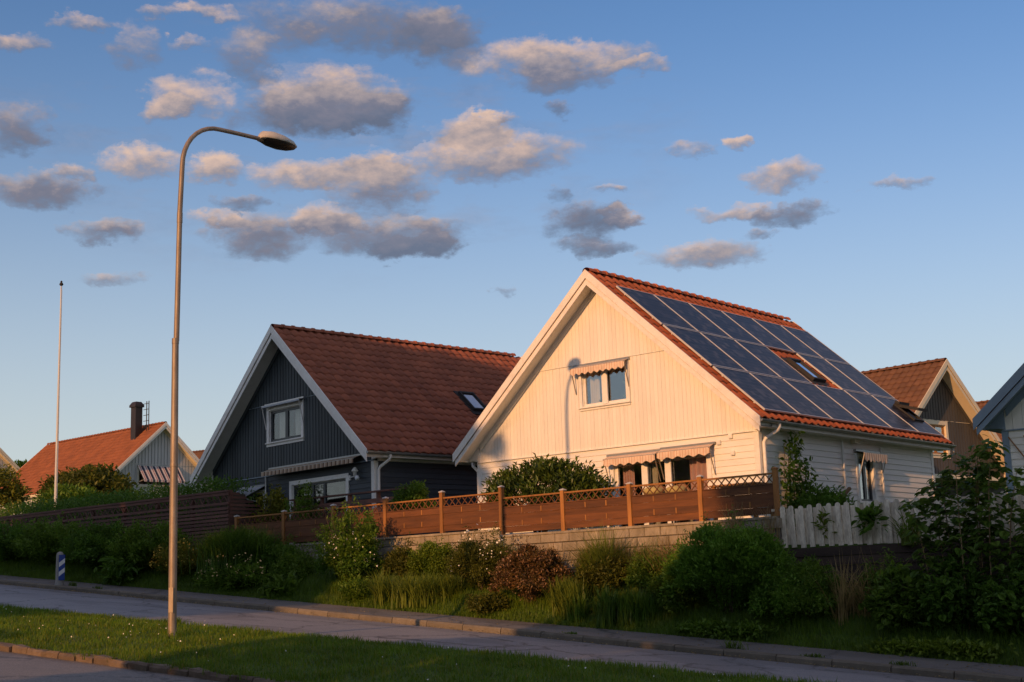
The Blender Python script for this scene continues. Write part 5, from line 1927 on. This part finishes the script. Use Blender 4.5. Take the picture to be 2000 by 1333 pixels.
link('leaves', tri_mesh('leaves', *bigleafset(Ps, Ds, unit(len(Ps), r) * .35 + np.array([0, 0, 1.0]), .16 * r.uniform(.55, 1.3, len(Ps)), .95, .4), 'leaf_big'), sp_)

# weeds on the picket fence
r = rg(75)
plant('vine', 'pale green weed climbing the white pickets near their left end', 'weed', 7.32, -3.12, [('leaves', ell_clumps(.12, .05, .66, 46, .13, .5, r, 8, big=True), 'leaf_light')], zb=2.2)
plant('vine', 'dark leafy weed climbing the picket fence below the side window', 'weed', 8.3, -3.13, [('leaves', ell_clumps(.26, .06, .75, 90, .16, .6, r, 10, big=True), 'leaf_deep')], zb=2.15)
reed('tall_grass', 'bright grassy weed against the picket fence beside the sapling', 8.9, -3.2, .14, .05, .62, 60, 'reed_blade', 76, zb=2.15, wid=.03)
# weeds along the pavement
for i, (x, y, h) in enumerate([(7.05, -6.12, .2), (-13.5, -6.15, .16), (-12.2, -6.2, .1), (3.6, -6.2, .07), (8.6, -6.2, .09), (10.1, -6.18, .1)]):
    r = rg(80 + i)
    Pw = np.stack([r.normal(size=60) * .1, r.normal(size=60) * .03, np.zeros(60)], -1)
    plant('weed', ['spiky weed tuft growing in the pavement before the big rounded bush', 'weed tuft at the foot of the striped marker post', 'low weed in the kerb joint right of the marker post', 'low weed in the kerb joint before the iris', 'low weed in the kerb joint before the dry grass', 'low weed in the kerb joint at the right'][i], 'weed', x, y, [('leaves', blades(Pw, h, .9, .018, r), 'grass_bank')], zb=float(street_z(x)) + .10)

# garden plants behind the fences
r = rg(90)
plant('rhododendron', 'big glossy rhododendron in front of the white house', 'bush', -.65, -1.75, [('foliage', ell_clumps(2.2, 1.0, 2.1, 8000, .13, .36, r, 70, spread=.2, up=.5), 'leaf_rhodo')], zb=2.62, stems=(12, 1.4, .6, 1.6, .03))
r = rg(91)
plant('shrub', 'light green shrub against the dark side wall of the charcoal house', 'shrub', -4.85, -1.9, [('foliage', ell_clumps(.78, .5, 1.75, 3800, .09, .45, r, 22, spread=.34), 'leaf_mid')], zb=2.75, stems=(7, .5, .3, 1.5, .014))
r = rg(92)
plant('shrub', 'loose shrub in front of the charcoal house patio door', 'shrub', -8.5, -2.4, [('foliage', shoots(.7, .4, 1.9, 2600, .09, .4, r, 28, .3), 'leaf_mid')], zb=2.75, stems=(6, .4, .2, 1.6, .014))
r = rg(93)
plant('shrub', 'yellowish young tree before the grey awning of the charcoal house', 'shrub', -10.0, -2.2, [('foliage', ell_clumps(.55, .4, 2.0, 1500, .12, .45, r, 16, spread=.36), 'leaf_yellow')], zb=2.85, stems=(3, .2, .2, 1.7, .02))
r = rg(94)
vt = thing('climbing_vine', 'leafy vine climbing the front right corner of the white house', 'vine', (4.42, .95, 2.4))
n = 1300
yy = r.normal(size=n) * .4 + .12
zz = r.uniform(.5, 2.45, n)
P = np.stack([r.uniform(-.05, .22, n), yy * (1.25 - .3 * zz / 2.4), zz + .12 * np.sin(yy * 5)], -1)
keep = ~((zz > 1.9) & (np.abs(yy) > .3)) & ~((zz > 1.4) & (r.uniform(0, 1, n) < .35))
P = P[keep]
n = len(P)
link('leaves', tri_mesh('leaves', *bigleafset(P, unit(n, r) + np.array([.5, -.1, -.4]), unit(n, r) * .5 + np.array([1.0, 0, .5]), .12 * r.uniform(.6, 1.3, n), .6), 'leaf_deep'), vt)
b = MB()
for k in range(4):
    b.tube([(0, -.1 + k * .1, -.2), (0, -.25 + k * .17, .9), (0, -.3 + k * .2, 1.7), (.03, -.2 + k * .16, 2.35)], [.015, .012, .008, .004], 5)
b.build('stems', 'bark', vt)
r = rg(95)
plant('shrub', 'dark shrub at the foot of the vine on the white house side wall', 'shrub', 5.05, 1.15, [('foliage', ell_clumps(.85, 1.0, 1.35, 3400, .12, .4, r, 24), 'leaf_deep')], zb=2.3)

# trees and bushes beyond the hedge, left
r = rg(100)
plant('garden_tree', 'sunlit olive bush tree before the pale house', 'tree', -35.6, 8.0, [('crown', ell_clumps(3.0, 2.6, 3.2, 12000, .22, .5, r, 60, spread=.26), 'leaf_olive')], zb=4.75, stems=(8, 2, 1.5, 2.8, .06))
r = rg(101)
plant('garden_tree', 'sunlit bush at the left edge before the pale gable', 'tree', -39.4, 4.9, [('crown', ell_clumps(2.3, 2.0, 3.4, 8000, .2, .5, r, 44, spread=.3), 'leaf_yellow')], zb=4.9, stems=(6, 1.4, 1, 2.4, .05))
r = rg(102)
plant('garden_tree', 'smaller sunlit bush right of the flagpole foot', 'tree', -33.2, 5.6, [('crown', ell_clumps(1.9, 1.5, 2.4, 6000, .17, .5, r, 40, spread=.3), 'leaf_mid')], zb=4.6)
r = rg(103)
plant('conifer', 'dark conifer tip left of the pale house roof', 'tree', -100.5, 41.0, [('crown', ell_clumps(1.6, 1.6, 5.2, 2500, .4, .5, r, 30), 'leaf_deep')], zb=10.4)

# ------------------------------------------------------------------ grass
r = rg(110)
n = 95000
gx = r.uniform(-12, 17, n)
gy = r.uniform(-14.97, -11.38, n)
tuft = np.sin(gx * 3.1 + np.sin(gy * 4)) * np.sin(gy * 5.3 + np.cos(gx * 2.2))
P = np.stack([gx, gy, verge_z(gx, gy) - .01], -1)
V, T = blades(P, .085 * (1 + .35 * tuft) * (1 + .5 * (r.uniform(0, 1, n) > .97)), .6, .011, r, 2)
tag(link('grass', tri_mesh('grass', V, T, 'grass_blade')), 'mown green grass on the verge around the lamp post', 'grass', kind='stuff')
k = 150
cx = r.uniform(-11, 16, k)
cy = np.where(r.uniform(0, 1, k) < .45, -14.93 + np.abs(r.normal(size=k)) * .05, r.uniform(-14.8, -11.5, k))
w = r.integers(0, k, 5200)
gx = cx[w] + r.normal(size=5200) * .09
gy = cy[w] + r.normal(size=5200) * .05
V, T = blades(np.stack([gx, gy, verge_z(gx, gy) - .01], -1), .15 * r.uniform(.6, 1.4, k)[w], .9, .012, r, 3)
tag(link('grass', tri_mesh('grass', V, T, 'grass_blade')), 'longer grass tufts in the verge and over its kerb', 'grass', kind='stuff')
n = 42000
gx = r.uniform(-22, 14, n)
gy = -5.16 + np.abs(r.normal(size=n)) * .55
gy = np.minimum(gy, -3.1)
tt = np.interp(gy, [-5.1, -4.4, -3.7, -3.02], [0, .42, .75, 1.0])
gz = pave_z(gx) * (1 - tt) + bank_top(gx) * tt
V, T = blades(np.stack([gx, gy, gz - .01], -1), .10 + .10 * (tt > .2), .6, .012, r, 2)
tag(link('grass', tri_mesh('grass', V, T, 'grass_bank')), 'rough grass on the planted bank behind the pavement', 'grass', kind='stuff')
n = 80
gx = np.concatenate([r.normal(-.6, 2.4, 45), r.uniform(-9, 14, 35)])
gy = r.uniform(-14.7, -11.5, n)
P = np.stack([gx, gy, verge_z(gx, gy) + r.uniform(.06, .13, n)], -1)
tag(link('daisies', tri_mesh('daisies', *dots(P, .011, r), 'daisy')), 'scattered white daisies in the verge grass', 'flowers', kind='stuff')

r = rg(112)
n = 1500
gx = r.uniform(-18, 13, n)
near_k = r.uniform(0, 1, n)
gy = np.where(near_k < .55, -6.42 - np.abs(r.normal(size=n)) * .16, np.where(near_k < .85, -6.2 + r.uniform(0, 1.05, n) ** 1.0, -11.4 + np.abs(r.normal(size=n)) * .25))
gz = np.where(gy < -6.37, street_z(gx) + .035, (street_z(gx) + .115) * (-5.1 - gy) / 1.15 + pave_z(gx) * (gy + 6.25) / 1.15 + .008)
P = np.stack([gx, gy, gz], -1)
V, T = leafset(P, unit(n, r) * np.array([1, 1, .15]), np.tile(np.array([0, 0, 1.0]), (n, 1)) + unit(n, r) * .3, .035 * r.uniform(.5, 1.6, n), .6)
tag(link('leaf_litter', tri_mesh('leaf_litter', V, T, 'straw_blade')), 'dry leaves and grit along the kerb and pavement', 'leaf litter', kind='stuff')

# ------------------------------------------------------------------ unseen trees and hedges added across the street to cast the shade


def shade_tree(label, x, y, zb, trunk, blobs, n, leaf, seed, mat='leaf_mid'):  # unseen tree, crown shaped blob by blob for the shade it casts
    r = rg(seed)
    t = thing('shade_tree', label, 'tree', (x, y, zb), 'unseen shade trees')
    MB().tube([(0, 0, -.3), (.1, .05, trunk * .5), (-.1, 0, trunk), (.05, .1, trunk * 1.6)], [.35, .28, .22, .1], 9).build('trunk', 'bark', t)
    VV, TT_ = [], []
    o = 0
    tot = sum(q[3] * q[4] * q[5] for q in blobs) ** 1
    for (bx, by, bz, rx, ry, rz) in blobs:
        V, T = ell_clumps(rx, ry, 2 * rz, int(n * (rx * ry * rz) / tot), leaf, .7, r, 40, spread=.32, zmin=-99)
        V = V + np.array([bx - x, by - y, bz - rz - zb])
        VV.append(V)
        TT_.append(T + o)
        o += len(V)
    link('crown', tri_mesh('crown', np.concatenate(VV), np.concatenate(TT_), mat), t)
    return t


shade_tree('tall unseen tree added uphill of the lamp to shade the charcoal house', -6.5, -32, 1.4, 4,
            [(-6.5, -32, 13.1, 5.4, 3.2, 7.2), (-3.9, -32, 16.6, 2.5, 2.2, 2.6), (-2.3, -32, 13.4, 2.6, 2.4, 3.4), (-2.8, -32, 8.2, 2.0, 2.2, 3.8), (.7, -32, 13.6, .75, 1.0, .8)], 42000, .5, 120)
shade_tree('broad unseen tree added farther uphill to shade the left hedge and bank', -15.5, -33, 2.2, 3.5,
            [(-15.5, -33, 10.7, 6.0, 3.2, 6.0)], 14000, .5, 121)
shade_tree('unseen tree added behind the camera to shade the right side', 15.8, -33.5, -.2, 4,
            [(16.2, -33.5, 11.1, 5.4, 3.0, 5.8), (11.7, -33, 8.6, 2.5, 2.2, 4.2), (11.2, -33, 11.7, 1.9, 1.8, 2.7)], 22000, .5, 122)


def shade_hedge(label, x0, x1, y, h0, h1, seed):
    """unseen hedge added across the street to block the sun; top given as an absolute height"""
    r = rg(seed)
    zb = float(near_z((x0 + x1) / 2)) - .1
    t = thing('hedge', label, 'hedge', ((x0 + x1) / 2, y, zb), 'unseen shade hedges')
    n = int((x1 - x0) * 700)
    P = np.stack([r.uniform(x0, x1, n) - (x0 + x1) / 2, r.uniform(-.6, .6, n), np.zeros(n)], -1)
    u = (P[:, 0] + (x1 - x0) / 2) / (x1 - x0)
    top = h0 + (h1 - h0) * u - zb + .25 * np.sin(P[:, 0] * 1.7 + seed) + .15 * np.sin(P[:, 0] * 4.1)
    P[:, 2] = top * r.uniform(0, 1, n) ** .6
    link('foliage', tri_mesh('foliage', *leafset(P, unit(n, r), unit(n, r), .3, .7), 'leaf_mid'), t)
    MB().box(-(x1 - x0) / 2 + .1, (x1 - x0) / 2 - .1, -.45, .45, 0, min(h0, h1) - zb - .5).build('inner_branches', 'bark', t)  # solid box inside stops sun passing between the leaves


shade_hedge('tall unseen hedge added uphill to shade the left road and bank', -26, -2.6, -31, 11.0, 10.0, 130)
shade_hedge('low unseen hedge added opposite the lamp to shade the verge', -2.5, .5, -31, 6.0, 5.4, 131)
shade_hedge('low unseen hedge added downhill of the lamp to shade the verge', 5.0, 6.0, -31, 5.5, 6.8, 132)
shade_hedge('middle unseen hedge added to shade the pavement on the right', 6.1, 9.2, -31, 8.1, 8.8, 133)
shade_hedge('tall unseen hedge added behind the camera to shade the picket fence', 9.3, 24, -31, 11.2, 10.6, 134)
